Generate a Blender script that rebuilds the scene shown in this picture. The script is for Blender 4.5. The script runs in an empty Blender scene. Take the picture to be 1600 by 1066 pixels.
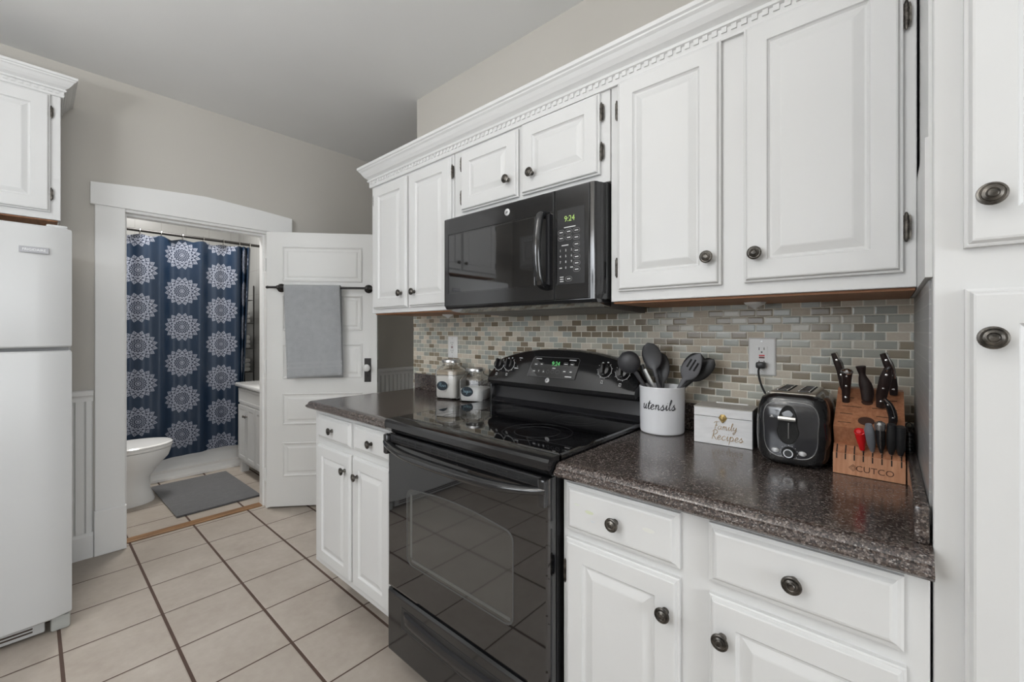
import bpy, bmesh, math, random
from math import sin, cos, pi, radians, hypot, atan2
from mathutils import Vector, Matrix
random.seed(7)
C = bpy.context.scene.collection

# ------------------------------------------------------------------ camera, world, lights, exposure
cd = bpy.data.cameras.new('camera'); cam = bpy.data.objects.new('camera', cd); C.objects.link(cam)
cam.location = (0, -1.54, 1.285); cam.rotation_euler = (radians(90), 0, radians(41.49))
cd.sensor_width = 36; cd.lens = 36*665/1600; cd.shift_y = -16/1600; cd.clip_start = .02
bpy.context.scene.camera = cam
vs = bpy.context.scene.view_settings
vs.view_transform = 'Standard'; vs.look = 'None'; vs.gamma = 1; vs.use_curve_mapping = False
vs.exposure = 0.22
w = bpy.data.worlds.new('world'); bpy.context.scene.world = w; w.use_nodes = True
w.node_tree.nodes['Background'].inputs[0].default_value = (.85, .92, 1, 1)
w.node_tree.nodes['Background'].inputs[1].default_value = 1.0

def area(name, loc, target, sx, sy, power, col=(1, 1, 1)):
    l = bpy.data.lights.new(name, 'AREA'); l.shape = 'RECTANGLE'; l.size = sx; l.size_y = sy
    l.energy = power; l.color = col
    o = bpy.data.objects.new(name, l); C.objects.link(o); o.location = loc
    o.rotation_euler = (Vector(target)-Vector(loc)).to_track_quat('-Z', 'Y').to_euler()
    return o
area('added_window_light', (-1.15, -3.06, 1.55), (-1.15, 0, .6), 1.5, 1.2, 15, (.93, .965, 1))  # added fill, set at the unseen window opposite the stove
area('added_dining_window_light', (2.94, -1.75, 1.5), (-3.4, -1.5, 1.1), 1.5, 1.5, 40, (.93, .965, 1))  # added fill from an unseen window at the dining end
area('bathroom_fill_light', (-4.2, -.75, 2.72), (-4.2, -.75, 0), .4, .4, 27, (1, .985, .96))  # unseen fill added to brighten the bathroom, without a fixture
area('ceiling_lamp_light', (-.95, -1.9, 2.60), (-.95, -1.9, 0), .7, .7, 2, (1, .985, .97))
for lx, ly in ((-1.16, -1.95), (-.95, -1.72), (-.74, -1.95)):
    l = bpy.data.lights.new('lamp_bulb', 'POINT'); l.energy = 1.2; l.color = (1, .93, .84); l.shadow_soft_size = .06
    o = bpy.data.objects.new('lamp_bulb', l); C.objects.link(o); o.location = (lx, ly, 2.57)

# ------------------------------------------------------------------ object helpers
WM = {}
def tag(o, label=None, cat=None, group=None, kind=None):
    if label: o['label'] = label
    if cat: o['category'] = cat
    if group: o['group'] = group
    if kind: o['kind'] = kind
    return o
def thing(name, label, cat, loc=(0, 0, 0), rotz=0, group=None, kind=None, rot=None):
    o = bpy.data.objects.new(name, None); C.objects.link(o); o.empty_display_size = .05
    o.location = loc; o.rotation_euler = rot or (0, 0, rotz)
    WM[o.name] = Matrix.Translation(loc) @ o.rotation_euler.to_matrix().to_4x4()
    return tag(o, label, cat, group, kind)
class M:
    def __init__(s): s.bm = bmesh.new()
    def add(s, vs_, fs):
        v = [s.bm.verts.new(p) for p in vs_]
        for f in fs:
            try: s.bm.faces.new([v[i] for i in f])
            except ValueError: pass
        return v
    def box(s, x0, x1, y0, y1, z0, z1, bev=0, seg=2):
        n = M() if bev else s
        x0, x1 = sorted((x0, x1)); y0, y1 = sorted((y0, y1)); z0, z1 = sorted((z0, z1))
        n.add([(x, y, z) for z in (z0, z1) for y in (y0, y1) for x in (x0, x1)],
              [(0, 2, 3, 1), (4, 5, 7, 6), (0, 1, 5, 4), (2, 6, 7, 3), (0, 4, 6, 2), (1, 3, 7, 5)])
        if bev:
            bmesh.ops.bevel(n.bm, geom=n.bm.edges[:], offset=bev, segments=seg, affect='EDGES', profile=.5)
            s.merge(n)
        return s
    def merge(s, n, mat=None):
        if mat is not None: n.bm.transform(mat)
        me = bpy.data.meshes.new('t'); n.bm.to_mesh(me); s.bm.from_mesh(me); bpy.data.meshes.remove(me); n.bm.free()
        return s
    def loft(s, rings, closed=True, cap0=True, cap1=True):
        n = len(rings[0]); vv = [[s.bm.verts.new(p) for p in r] for r in rings]
        for a, b in zip(vv, vv[1:]):
            for i in range(n if closed else n-1):
                j = (i+1) % n
                try: s.bm.faces.new((a[i], a[j], b[j], b[i]))
                except ValueError: pass
        if closed and cap0: s.bm.faces.new(vv[0][::-1])
        if closed and cap1: s.bm.faces.new(vv[-1])
        return s
    def lathe(s, prof, c=(0, 0, 0), ax=(0, 0, 1), n=24, cap0=True, cap1=True, sx=1, sy=1):
        q = Vector((0, 0, 1)).rotation_difference(Vector(ax).normalized())
        R = [[Vector(c)+q @ Vector((max(r, 1e-5)*cos(2*pi*i/n)*sx, max(r, 1e-5)*sin(2*pi*i/n)*sy, h)) for i in range(n)] for r, h in prof]
        return s.loft(R, True, cap0, cap1)
    def cyl(s, p0, p1, r0, r1=None, n=16):
        p0, p1 = Vector(p0), Vector(p1); r1 = r0 if r1 is None else r1
        return s.lathe([(r0, 0), (r1, (p1-p0).length)], p0, p1-p0, n)
    def tube(s, pts, r, n=8, flat=1.0, up=None, cap=True):
        pts = [Vector(p) for p in pts]; rr = r if isinstance(r, (list, tuple)) else [r]*len(pts); R = []
        prev = None
        for i, p in enumerate(pts):
            d = (pts[min(i+1, len(pts)-1)]-pts[max(i-1, 0)]).normalized()
            if prev is None:
                a = Vector(up) if up else (Vector((0, 0, 1)) if abs(d.z) < .9 else Vector((1, 0, 0)))
                u = d.cross(a).normalized()
            else: u = (prev-d*prev.dot(d)).normalized()
            prev = u; v = d.cross(u)
            R.append([p+u*(rr[i]*cos(2*pi*k/n))+v*(rr[i]*flat*sin(2*pi*k/n)) for k in range(n)])
        return s.loft(R, True, cap, cap)
    def prism(s, poly, a0, a1, axis='x'):
        f = {'x': lambda a, p: (a, p[0], p[1]), 'y': lambda a, p: (p[0], a, p[1]), 'z': lambda a, p: (p[0], p[1], a)}[axis]
        return s.loft([[f(a0, p) for p in poly], [f(a1, p) for p in poly]])
    def rings(s, r, steps, fr):
        """nested rectangles (u0,u1,v0,v1) with (inset, height) steps; fr maps (u,v,h) to a point"""
        u0, u1, v0, v1 = r
        R = [[fr(u0+i, v0+i, h), fr(u1-i, v0+i, h), fr(u1-i, v1-i, h), fr(u0+i, v1-i, h)] for i, h in steps]
        return s.loft(R, True, True, True)
    def fix(s):
        bmesh.ops.recalc_face_normals(s.bm, faces=s.bm.faces[:]); return s
def put(name, m, mat, parent=None, local=False, smooth=True, label=None, uv=None, fix=True):
    if fix: m.fix()
    if uv:
        L = m.bm.loops.layers.uv.new('UVMap')
        for f in m.bm.faces:
            for l in f.loops: l[L].uv = uv(l.vert.co)
    me = bpy.data.meshes.new(name)
    if parent is not None and not local: m.bm.transform(WM[parent.name].inverted())
    m.bm.to_mesh(me); m.bm.free()
    if smooth:
        me.polygons.foreach_set('use_smooth', [True]*len(me.polygons)); me.set_sharp_from_angle(angle=radians(32))
    me.materials.append(mat)
    o = bpy.data.objects.new(name, me); C.objects.link(o)
    if parent is not None: o.parent = parent
    WM[o.name] = WM[parent.name] if parent is not None else Matrix()
    if label: o['label'] = label
    return o
def struct(name, m, mat, smooth=False, **k):
    o = put(name, m, mat, smooth=smooth, **k); o['kind'] = 'structure'; return o
def cat(pts, k=6):
    """Catmull-Rom through points"""
    P = [Vector(p) for p in pts]; P = [P[0]*2-P[1]]+P+[P[-1]*2-P[-2]]; out = []
    for i in range(1, len(P)-2):
        a, b, c, d = P[i-1:i+3]
        for j in range(k):
            t = j/k; out.append(.5*((2*b)+(c-a)*t+(2*a-5*b+4*c-d)*t*t+(3*b-a-3*c+d)*t**3))
    return out+[P[-2]]

# ------------------------------------------------------------------ material helpers
class N:
    def __init__(s, nt, k): s.nt, s.k = nt, k
    def _m(s, op, *a):
        n = s.nt.nodes.new('ShaderNodeMath'); n.operation = op
        for i, v in enumerate((s,)+a):
            if isinstance(v, N): s.nt.links.new(v.k, n.inputs[i])
            else: n.inputs[i].default_value = v
        return N(s.nt, n.outputs[0])
    def __add__(s, o): return s._m('ADD', o)
    def __sub__(s, o): return s._m('SUBTRACT', o)
    def __mul__(s, o): return s._m('MULTIPLY', o)
    def __truediv__(s, o): return s._m('DIVIDE', o)
    def f(s, op, *a): return s._m(op, *a)
class Mat:
    def __init__(s, name, col=(.8, .8, .8), rough=.5, metal=0, spec=.5, **k):
        m = bpy.data.materials.new(name); m.use_nodes = True; s.m = m; s.nt = m.node_tree
        s.b = s.nt.nodes['Principled BSDF']; s.set('Base Color', (*col, 1)); s.set('Roughness', rough); s.set('Metallic', metal)
        s.set('Specular IOR Level', spec)
        for a, v in k.items(): s.set(a.replace('_', ' '), v)
    def set(s, n, v):
        if isinstance(v, N): s.nt.links.new(v.k, s.b.inputs[n])
        else: s.b.inputs[n].default_value = v
    def node(s, t, **k):
        n = s.nt.nodes.new('ShaderNode'+t)
        for a, v in k.items(): setattr(n, a, v)
        return n
    def val(s, v):
        n = s.node('Value'); n.outputs[0].default_value = v; return N(s.nt, n.outputs[0])
    def pos(s, kind='Position'):
        if kind == 'Position': k = s.node('NewGeometry').outputs['Position']
        else: k = s.node('TexCoord').outputs[kind]
        return N(s.nt, k)
    def xyz(s, p):
        n = s.node('SeparateXYZ'); s.nt.links.new(p.k, n.inputs[0]); return [N(s.nt, o) for o in n.outputs]
    def comb(s, x, y, z=0):
        n = s.node('CombineXYZ')
        for i, v in enumerate((x, y, z)):
            if isinstance(v, N): s.nt.links.new(v.k, n.inputs[i])
            else: n.inputs[i].default_value = v
        return N(s.nt, n.outputs[0])
    def noise(s, scale, p=None, detail=3, rough=.5, out=0, scl=None):
        n = s.node('TexNoise'); n.inputs['Scale'].default_value = scale; n.inputs['Detail'].default_value = detail; n.inputs['Roughness'].default_value = rough
        p = p or s.pos('Object')
        if scl:
            x, y, z = s.xyz(p); p = s.comb(x*scl[0], y*scl[1], z*scl[2])
        s.nt.links.new(p.k, n.inputs['Vector']); return N(s.nt, n.outputs[out])
    def voro(s, scale, p=None, out='Color'):
        n = s.node('TexVoronoi'); n.inputs['Scale'].default_value = scale
        s.nt.links.new((p or s.pos('Object')).k, n.inputs['Vector']); return N(s.nt, n.outputs[out])
    def white(s, v):
        n = s.node('TexWhiteNoise'); s.nt.links.new(v.k, n.inputs['Vector']); return N(s.nt, n.outputs[0])
    def ramp(s, fac, stops, interp='LINEAR'):
        n = s.node('ValToRGB'); n.color_ramp.interpolation = interp; e = n.color_ramp.elements
        while len(e) < len(stops): e.new(.5)
        for i, (p, c) in enumerate(stops):
            e[i].position = p; e[i].color = (*c, 1) if len(c) == 3 else c
        s.nt.links.new(fac.k, n.inputs[0]); return N(s.nt, n.outputs[0])
    def mix(s, fac, a, b, mode='MIX'):
        n = s.node('Mix', data_type='RGBA', blend_type=mode)
        for i, v in ((0, fac), (6, a), (7, b)):
            if isinstance(v, N): s.nt.links.new(v.k, n.inputs[i])
            else: n.inputs[i].default_value = v if i == 0 else (*v, 1)
        return N(s.nt, n.outputs[2])
    def bump(s, h, strength=.3, dist=.001):
        n = s.node('Bump'); n.inputs['Strength'].default_value = strength; n.inputs['Distance'].default_value = dist
        s.nt.links.new(h.k, n.inputs['Height']); s.nt.links.new(n.outputs[0], s.b.inputs['Normal'])

def paint(name, col, rough=.4, bump=.12, sc=60):
    a = Mat(name, col, rough); n = a.noise(sc, detail=2)
    a.set('Base Color', a.mix(a.noise(3, detail=2), tuple(c*.975 for c in col), tuple(min(1, c*1.02) for c in col)))
    a.bump(n, bump, .0006); return a.m
WHITE = paint('white_cabinet_paint', (.66, .66, .655), .38)
DOORW = paint('white_door_paint', (.78, .78, .765), .42)
TRIM = paint('white_trim_paint', (.86, .86, .85), .42)
WALL = paint('greige_wall_paint', (.575, .55, .505), .75, .1, 90)
CEIL = paint('grey_ceiling_paint', (.80, .80, .79), .85, .1, 90)
FRIDGE = paint('white_appliance_enamel', (.56, .565, .565), .32, .06, 200)
PORC = Mat('white_porcelain', (.86, .86, .85), .12, Coat_Weight=.3).m
CREAM = Mat('white_plastic', (.8, .8, .79), .35).m
DARK = Mat('dark_void', (.01, .01, .01), .8).m
BLACK = Mat('black_gloss_enamel', (.014, .014, .015), .1, IOR=1.7).m
BLACKP = Mat('black_plastic', (.02, .02, .021), .35).m
SHEEN = Mat('black_satin_plastic', (.018, .018, .02), .22).m
GLASSB = Mat('black_glass', (.007, .007, .008), .03, IOR=1.95).m
WINB = Mat('oven_window_glass', (.040, .040, .038), .05, IOR=1.95).m
CHROME = Mat('chrome', (.7, .7, .7), .15, 1).m
STEEL = Mat('brushed_steel', (.55, .55, .55), .3, 1).m
BRONZE = (lambda a: (a.set('Base Color', a.ramp(a.noise(80), [(.35, (.05, .046, .042)), (.7, (.19, .175, .155))])), a.m)[1])(Mat('dark_bronze', (.06, .05, .045), .32, .9))
IRON = Mat('dark_iron', (.045, .043, .042), .38, .85).m
GPR = Mat('grey_print', (.25, .25, .25), .5).m
GRAYP = Mat('print_white', (.62, .62, .62), .5).m
BADGE = Mat('silver_badge', (.62, .62, .62), .35, .3).m
def wood(name, c0, c1, rough=.45, axis=(1, 1, 12), sc=14):
    a = Mat(name, c0, rough); n = a.noise(sc, detail=5, rough=.6, scl=axis)
    a.set('Base Color', a.ramp(n, [(.3, c0), (.7, c1)])); a.bump(n, .15, .0004); return a.m
BLOCKW = wood('cherry_wood', (.30, .115, .055), (.50, .24, .13), .42, (9, 9, .8), 12)
BLOCKF = wood('light_cherry_wood', (.40, .17, .085), (.60, .31, .175), .42, (9, 9, .8), 12)
OAK = wood('bare_oak', (.22, .085, .03), (.40, .18, .075), .55, (1, 9, 9), 6)
THRESH = wood('threshold_oak', (.15, .075, .03), (.33, .18, .08), .45, (9, 1, 9), 6)
BEECH = wood('beech_wood', (.55, .36, .2), (.72, .52, .32), .5, (4, 4, 1), 40)
HANDLEW = wood('dark_handle', (.012, .008, .008), (.03, .018, .016), .3, (4, 4, 1), 60)

def mk_granite():
    a = Mat('speckled_laminate', (.1, .08, .07), .2, spec=.6, Coat_Weight=.35, Coat_Roughness=.12)
    x, y, z = a.xyz(a.voro(420)); x2, y2, z2 = a.xyz(a.voro(190))
    c = a.ramp(x, [(0, (.022, .018, .018)), (.3, (.052, .038, .034)), (.58, (.10, .075, .065)), (.8, (.19, .155, .135)), (.93, (.36, .33, .31))], 'CONSTANT')
    c2 = a.ramp(y2, [(0, (.03, .024, .023)), (.45, (.075, .056, .048)), (.85, (.20, .165, .15))], 'CONSTANT')
    a.set('Base Color', a.mix(.42, c, c2)); a.set('Roughness', a.noise(300)*.08+.16); return a.m
GRANITE = mk_granite()
def mk_floor():
    a = Mat('beige_floor_tile', (.5, .45, .38), .35); x, y, z = a.xyz(a.pos())
    gx = (x+3.400+312*.312)/.312; gy = (y+.511+316.5*.3)/.3165+100
    gx = (x+3.400)/.312+100.0; gy = (y+.511)/.3165+100.0
    fx = gx.f('FRACT'); fy = gy.f('FRACT')
    dx = fx.f('MINIMUM', (fx*-1)+1)*.312; dy = fy.f('MINIMUM', (fy*-1)+1)*.3165
    d = (dx-.0034).f('MINIMUM', dy-.0058); g = d.f('GREATER_THAN', 0)
    cell = a.comb(gx.f('FLOOR'), gy.f('FLOOR')); r = a.white(cell)
    n = a.noise(5, a.pos(), 5, .6); n2 = a.noise(28, a.pos(), 4, .6)
    t = a.ramp(n*.65+n2*.35, [(.3, (.335, .285, .24)), (.55, (.41, .36, .31)), (.75, (.47, .425, .375))])
    t = a.mix(r*.25, t, (.36, .315, .27))
    gc = a.mix(a.noise(9, a.pos()), (.05, .028, .02), (.10, .06, .045))
    a.set('Base Color', a.mix(g, gc, t)); a.set('Roughness', (g*-.38)+.78+n2*.08)
    e = (d/.004).f('MINIMUM', 1.0).f('MAXIMUM', 0.0); a.bump(e+n2*.05, .6, .0015); return a.m
FLOOR = mk_floor()
def mk_mosaic(name, horiz):
    a = Mat(name, (.5, .5, .45), .3); x, y, z = a.xyz(a.pos()); h = {'x': x, 'y': y}[horiz]
    v = (z-.0095)/.0240+100.0; row = v.f('FLOOR'); u = (h-.0435)/.0483+100.0+(row.f('MODULO', 2.0)*.5)
    col = u.f('FLOOR'); fu = u.f('FRACT'); fv = v.f('FRACT')
    du = fu.f('MINIMUM', (fu*-1)+1)*.0483; dv = fv.f('MINIMUM', (fv*-1)+1)*.0240
    d = du.f('MINIMUM', dv)-.0012; g = d.f('GREATER_THAN', 0)
    r = a.white(a.comb(col, row)); r2 = a.white(a.comb(col, row, 7.3))
    pal = [(0, (.33, .34, .30)), (.15, (.48, .46, .39)), (.28, (.20, .155, .10)), (.42, (.63, .57, .47)), (.58, (.35, .37, .34)), (.68, (.26, .215, .15)), (.80, (.56, .48, .37)), (.88, (.41, .42, .37))]
    c = a.ramp(r, pal, 'CONSTANT'); isstone = ((r.f('GREATER_THAN', .42))*(r.f('LESS_THAN', .58))).f('MAXIMUM', (r.f('GREATER_THAN', .80))*(r.f('LESS_THAN', .88)))
    n = a.noise(150, a.pos(), 3)
    c = a.mix(isstone*.5, c, a.mix(n, (.42, .36, .28), (.70, .64, .55)), 'MIX')
    c = a.mix(r2*.15, c, (.52, .49, .43))
    a.set('Base Color', a.mix(g, (.78, .75, .66), c))
    gl = (isstone*-1+1)*g
    a.set('Roughness', (gl*-.42)+.62)
    e = (d/.0035).f('MINIMUM', 1.0).f('MAXIMUM', 0.0)
    wav = a.noise(60, a.pos(), 1)
    a.bump(e+wav*.25, .40, .0010); return a.m
MOSX = mk_mosaic('glass_stone_mosaic', 'x')
def mk_side():
    a = Mat('grey_side_tile', (.3, .3, .3), .35); x, y, z = a.xyz(a.pos()); f_ = ((z-.0095)/.0240+100.0).f('FRACT')
    g = (f_.f('MINIMUM', (f_*-1)+1)).f('GREATER_THAN', .06)
    a.set('Base Color', a.mix(g, (.36, .36, .35), (.285, .285, .285))); return a.m
MOSY = mk_side()
def mk_btile():
    a = Mat('bathroom_wall_tile', (.55, .55, .53), .25); x, y, z = a.xyz(a.pos())
    ds = []
    for c_, p_ in ((x, .2), (y, .2), (z, .25)):
        f_ = (c_/p_+50.37).f('FRACT'); ds.append(f_.f('MINIMUM', (f_*-1)+1)*p_)
    # the face's own axis is constant, so its joint falls off the face
    d = ds[0].f('MINIMUM', ds[1]).f('MINIMUM', ds[2]); g = d.f('GREATER_THAN', .0022)
    a.set('Base Color', a.mix(g, (.35, .345, .33), (.44, .44, .43))); return a.m
BTILE = mk_btile()
def mk_towel(name, c0, c1, sc=420, st=.8):
    a = Mat(name, c0, .95, Sheen_Weight=.35); n = a.noise(sc, detail=2); n2 = a.noise(24, detail=4)
    a.set('Base Color', a.mix(n*.5+n2*.5, c0, c1)); a.bump(n+n2*.6, st, .003); return a.m
TOWEL = mk_towel('grey_terry', (.27, .28, .29), (.50, .515, .53)); BAND = mk_towel('grey_woven_band', (.36, .37, .385), (.44, .45, .46), 200, .3)
MATG = mk_towel('charcoal_shag', (.055, .055, .058), (.14, .14, .145), 160, 1.0)
TWHITE = mk_towel('white_terry', (.45, .45, .44), (.6, .6, .58))
def mk_curtain():
    a = Mat('navy_medallion_fabric', (.03, .07, .16), .42, spec=.5)
    p = a.pos('UV'); u, v, _ = a.xyz(p)
    gu = (u+.9596)/.290+20.5; col = gu.f('FLOOR'); lx = (gu.f('FRACT')-.5)*.290
    gv = (v-1.163)/.3107+20.5+(col.f('MODULO', 2.0)*.5)   # odd columns are shifted by half a repeat
    ly = (gv.f('FRACT')-.5)*.3107
    r = ((lx*lx)+(ly*ly)).f('SQRT'); th = ly.f('ARCTAN2', lx)+pi/2+20*pi
    def tri(n_, off=0.0):
        q = (th*(n_/(2*pi))+off).f('FRACT'); return (q-.5).f('ABSOLUTE')*2      # 0 at petal centre, 1 at edge
    n_ = 16; t = tri(n_); t2 = tri(n_, .5)
    outer = (t*-.026)+.123
    inside = r.f('LESS_THAN', outer)
    rim = (r-(outer-.007)).f('GREATER_THAN', 0)
    # outer petals: outlined, with a small motif; second petal ring; dotted rings; rosette
    out2 = (t2*-.02)+.094
    ring2 = ((r-out2).f('ABSOLUTE')).f('LESS_THAN', .0032)
    motif = (r.f('GREATER_THAN', .092))*(r.f('LESS_THAN', .112))*(t.f('LESS_THAN', .38))*(t.f('GREATER_THAN', .08))
    out3 = (t*-.016)+.074
    ring3 = ((r-out3).f('ABSOLUTE')).f('LESS_THAN', .0045)
    m4 = (r.f('GREATER_THAN', .078))*(r.f('LESS_THAN', .090))*(t2.f('LESS_THAN', .55))
    m5 = (r.f('GREATER_THAN', .050))*(r.f('LESS_THAN', .062))*(t.f('LESS_THAN', .55))
    m6 = (r.f('GREATER_THAN', .037))*(r.f('LESS_THAN', .045))*(t2.f('LESS_THAN', .5))
    m7 = (r.f('GREATER_THAN', .026))*(r.f('LESS_THAN', .0325))*(t.f('LESS_THAN', .6))
    m8 = (r.f('GREATER_THAN', .013))*(r.f('LESS_THAN', .0185)); m9 = r.f('LESS_THAN', .008)
    s_ = rim
    for k in (ring2, motif, ring3, m4, m5, m6, m7, m8, m9): s_ = s_.f('MAXIMUM', k)
    s_ = s_*inside
    base = a.mix(inside, (.005, .019, .046), (.010, .019, .042))
    a.set('Base Color', a.mix(s_, base, (.25, .27, .33))); a.set('Roughness', .42); return a.m
CURT = mk_curtain()
def mk_bead():
    return TRIM
GLASS = Mat('clear_glass', (1, 1, 1), .02, Transmission_Weight=1.0, IOR=1.45).m
FLOUR = Mat('white_powder', (.80, .78, .74), .9).m; SUGAR = Mat('white_sugar', (.84, .84, .83), .8).m
TAN = Mat('tan_residue', (.50, .43, .33), .8).m
CHALK = Mat('chalkboard_label', (.006, .014, .022), .6).m; CHALKW = Mat('pale_blue_chalk', (.30, .45, .52), .8).m
CERAM = Mat('white_ceramic', (.84, .85, .88), .25).m
INK = Mat('black_script_print', (.03, .03, .035), .5).m
GOLD = Mat('gold_script_print', (.42, .29, .15), .45).m
GOLDM = Mat('antique_gold', (.42, .30, .12), .35, .9).m
BOXW = wood('whitewashed_wood', (.68, .68, .69), (.80, .80, .81), .55, (1, 6, 6), 16)
BOXT = wood('pale_grey_wood', (.42, .40, .37), (.52, .50, .46), .6, (1, 6, 6), 16); BOXS = Mat('dark_grey_side', (.10, .10, .105), .6).m
SILB = Mat('black_silicone', (.012, .012, .013), .4).m
SILI = Mat('charcoal_silicone', (.05, .05, .055), .42).m; SILG = Mat('grey_silicone', (.13, .13, .14), .5).m
RED = Mat('red_plastic', (.62, .012, .015), .3).m; GREY = Mat('grey_plastic', (.17, .18, .20), .4).m
LEDG = Mat('green_display', (.1, .5, .15), .5, Emission_Color=(.25, .9, .3, 1), Emission_Strength=.25).m
LEDY = Mat('yellow_green_display', (.3, .45, .1), .5, Emission_Color=(.55, .8, .25, 1), Emission_Strength=.22).m
BURN = Mat('burner_ring_print', (.045, .045, .047), .15).m
ENGR = Mat('burnt_engraving', (.09, .035, .02), .7).m
GREYDOT = Mat('outlet_slot', (.03, .025, .02), .6).m
LAMPG = Mat('frosted_lamp_glass', (.9, .9, .88), .5, Emission_Color=(1, .93, .82, 1), Emission_Strength=2.0).m
WINGLOW = Mat('added_window_glow', (.8, .85, .9), .1, Emission_Color=(.9, .95, 1, 1), Emission_Strength=1.1).m  # glowing panes of the added windows, out of view

# ------------------------------------------------------------------ frames and reusable pieces
def fy(y0): return lambda u, v, h: (u, y0-h, v)          # front facing -y (the stove wall)
def fx(x0): return lambda u, v, h: (x0+h, u, v)          # front facing +x (the far wall)
def panel_steps(th, fw, deep=.007):
    return [(0, 0), (0, th*.55), (.003, th*.62), (.0045, th*.62), (.008, th*.95), (.011, th), (fw, th), (fw+.002, th-deep*.55), (fw+.006, th-deep), (fw+.010, th-deep), (fw+.028, th-.0015), (fw+.031, th-.001)]
def drawer_steps(th): return [(0, 0), (0, th*.5), (.004, th*.58), (.008, th*.62), (.014, th*.95), (.018, th)]
def knob(fr, u, v, h, parent, r=.0165, name='knob'):
    p0 = Vector(fr(u, v, h)); ax = Vector(fr(u, v, h+1))-p0; m = M(); k = r/.0165
    m.lathe([(.008*k, 0), (.0075*k, .003), (.006*k, .006), (.0055*k, .012), (.009*k, .016), (.0155*k, .018), (.0165*k, .0205), (.0160*k, .0225),
             (.0135*k, .0235), (.0128*k, .0226), (.0118*k, .0226), (.011*k, .0246), (.0075*k, .0262), (.0065*k, .0255), (.005*k, .0268), (.0002, .0275)], p0, ax, 28)
    return put(name, m, BRONZE, parent)
def hinge(fr, u, v, h, parent, L=.062):
    m = M()
    pts = [(-.006, -L/2+.006), (.006, -L/2+.006), (.008, -L/2+.014), (.008, L/2-.014), (.006, L/2-.006), (-.006, L/2-.006)]
    m.loft([[fr(u+a, v+b, h) for a, b in pts], [fr(u+a, v+b, h+.003) for a, b in pts]])
    m.lathe([(.0015, -L/2), (.003, -L/2+.004), (.0042, -L/2+.010), (.0042, L/2-.010), (.003, L/2-.004), (.0015, L/2)], fr(u, v, h+.004), (0, 0, 1), 10)
    for q in (-.012, 0, .012): m.lathe([(.0050, -.002), (.0050, .002)], fr(u, v+q, h+.004), (0, 0, 1), 10)
    return put('hinge', m, BRONZE, parent)
def cab_door(parent, fr, r, kn=None, hinges=(), th=.019, fw=.052, name='door', mat=None):
    m = M().rings(r, panel_steps(th, fw), fr); d = put(name, m, mat or WHITE, parent, smooth=False)
    if kn: knob(fr, kn[0], kn[1], th, d)
    for hu, hv in hinges: hinge(fr, hu, hv, th*.25, d)
    return d
def drawer(parent, fr, r, kn=None, th=.019):
    d = put('drawer', M().rings(r, drawer_steps(th), fr), WHITE, parent, smooth=False)
    if kn: knob(fr, kn[0], kn[1], th, d)
    return d
def carcass(parent, fr, r, depth, holes=(), name='carcass', mat=None):
    """cabinet box behind its face frame"""
    u0, u1, v0, v1 = r
    m = M().rings(r, [(0, -depth), (0, -.0015), (.0015, 0)], fr)
    return put(name, m, mat or WHITE, parent, smooth=False)
def sweep(path, prof, side=1):
    """profile (p outwards, z) swept with mitres along an open plan path; side=+1 puts p to the right of travel"""
    P = [Vector(p) for p in path]; R = []
    for i, p in enumerate(P):
        ds = []
        if i: ds.append((P[i]-P[i-1]).normalized())
        if i < len(P)-1: ds.append((P[i+1]-P[i]).normalized())
        ns = [Vector((d.y, -d.x))*side for d in ds]
        n = ns[0] if len(ns) == 1 else (ns[0]+ns[1])/(1+ns[0].dot(ns[1]))
        R.append([(p.x+n.x*a, p.y+n.y*a, z) for a, z in prof])
    return M().loft(R, True, True, True)
def cornice_profile(z0, H, P):
    q = [(0, 0), (.010, 0), (.012, .05), (.012, .26), (.020, .30), (.022, .36), (.016, .40), (.020, .43), (.030, .50), (.040, .62), (.048, .74), (.055, .80), (.056, .84), (.062, .88), (.063, .99), (.058, 1.0), (0, 1.0)]
    return [(a*P/.063, z0+b*H) for a, b in q]
def dentils(m, path, z0, z1, off, side=1, pitch=.0235, wd=.013, out=.004):
    P = [Vector(p) for p in path]
    for a, b in zip(P, P[1:]):
        d = (b-a).normalized(); n = Vector((d.y, -d.x))*side; L = (b-a).length
        for i in range(int((L+.01)/pitch)):
            c = a+d*(.006+i*pitch)
            q = [c+n*off, c+d*wd+n*off, c+d*wd+n*(off+out), c+n*(off+out)]
            m.loft([[(p.x, p.y, z0) for p in q], [(p.x, p.y, z1) for p in q]])

def text(s_, size, fr, u, v, h, mat, parent, name='lettering', ext=.0004, align='CENTER', rot=0, sx=1):
    """printed lettering as a thin mesh; fr maps (u,v,h)"""
    c = bpy.data.curves.new('t', 'FONT'); c.body = s_; c.size = size; c.align_x = align; c.align_y = 'CENTER'; c.resolution_u = 3
    o = bpy.data.objects.new('t', c); C.objects.link(o); bpy.context.view_layer.update()
    me = bpy.data.meshes.new_from_object(o.evaluated_get(bpy.context.evaluated_depsgraph_get()))
    bpy.data.objects.remove(o); bpy.data.curves.remove(c)
    m = M(); m.bm.from_mesh(me); bpy.data.meshes.remove(me)
    ge = bmesh.ops.extrude_face_region(m.bm, geom=m.bm.faces[:])
    for v_ in [g for g in ge['geom'] if isinstance(g, bmesh.types.BMVert)]: v_.co.z += ext
    for v_ in m.bm.verts:
        a, b = v_.co.x*sx, v_.co.y; a, b = a*cos(rot)-b*sin(rot), a*sin(rot)+b*cos(rot)
        v_.co = Vector(fr(u+a, v+b, h+v_.co.z))
    return put(name, m, mat, parent, smooth=False)
def dash(m, fr, u, v, w_, hgt, h):
    m.merge(M().rings((u-w_/2, u+w_/2, v-hgt/2, v+hgt/2), [(0, h), (0, h+.0003)], fr))
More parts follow.
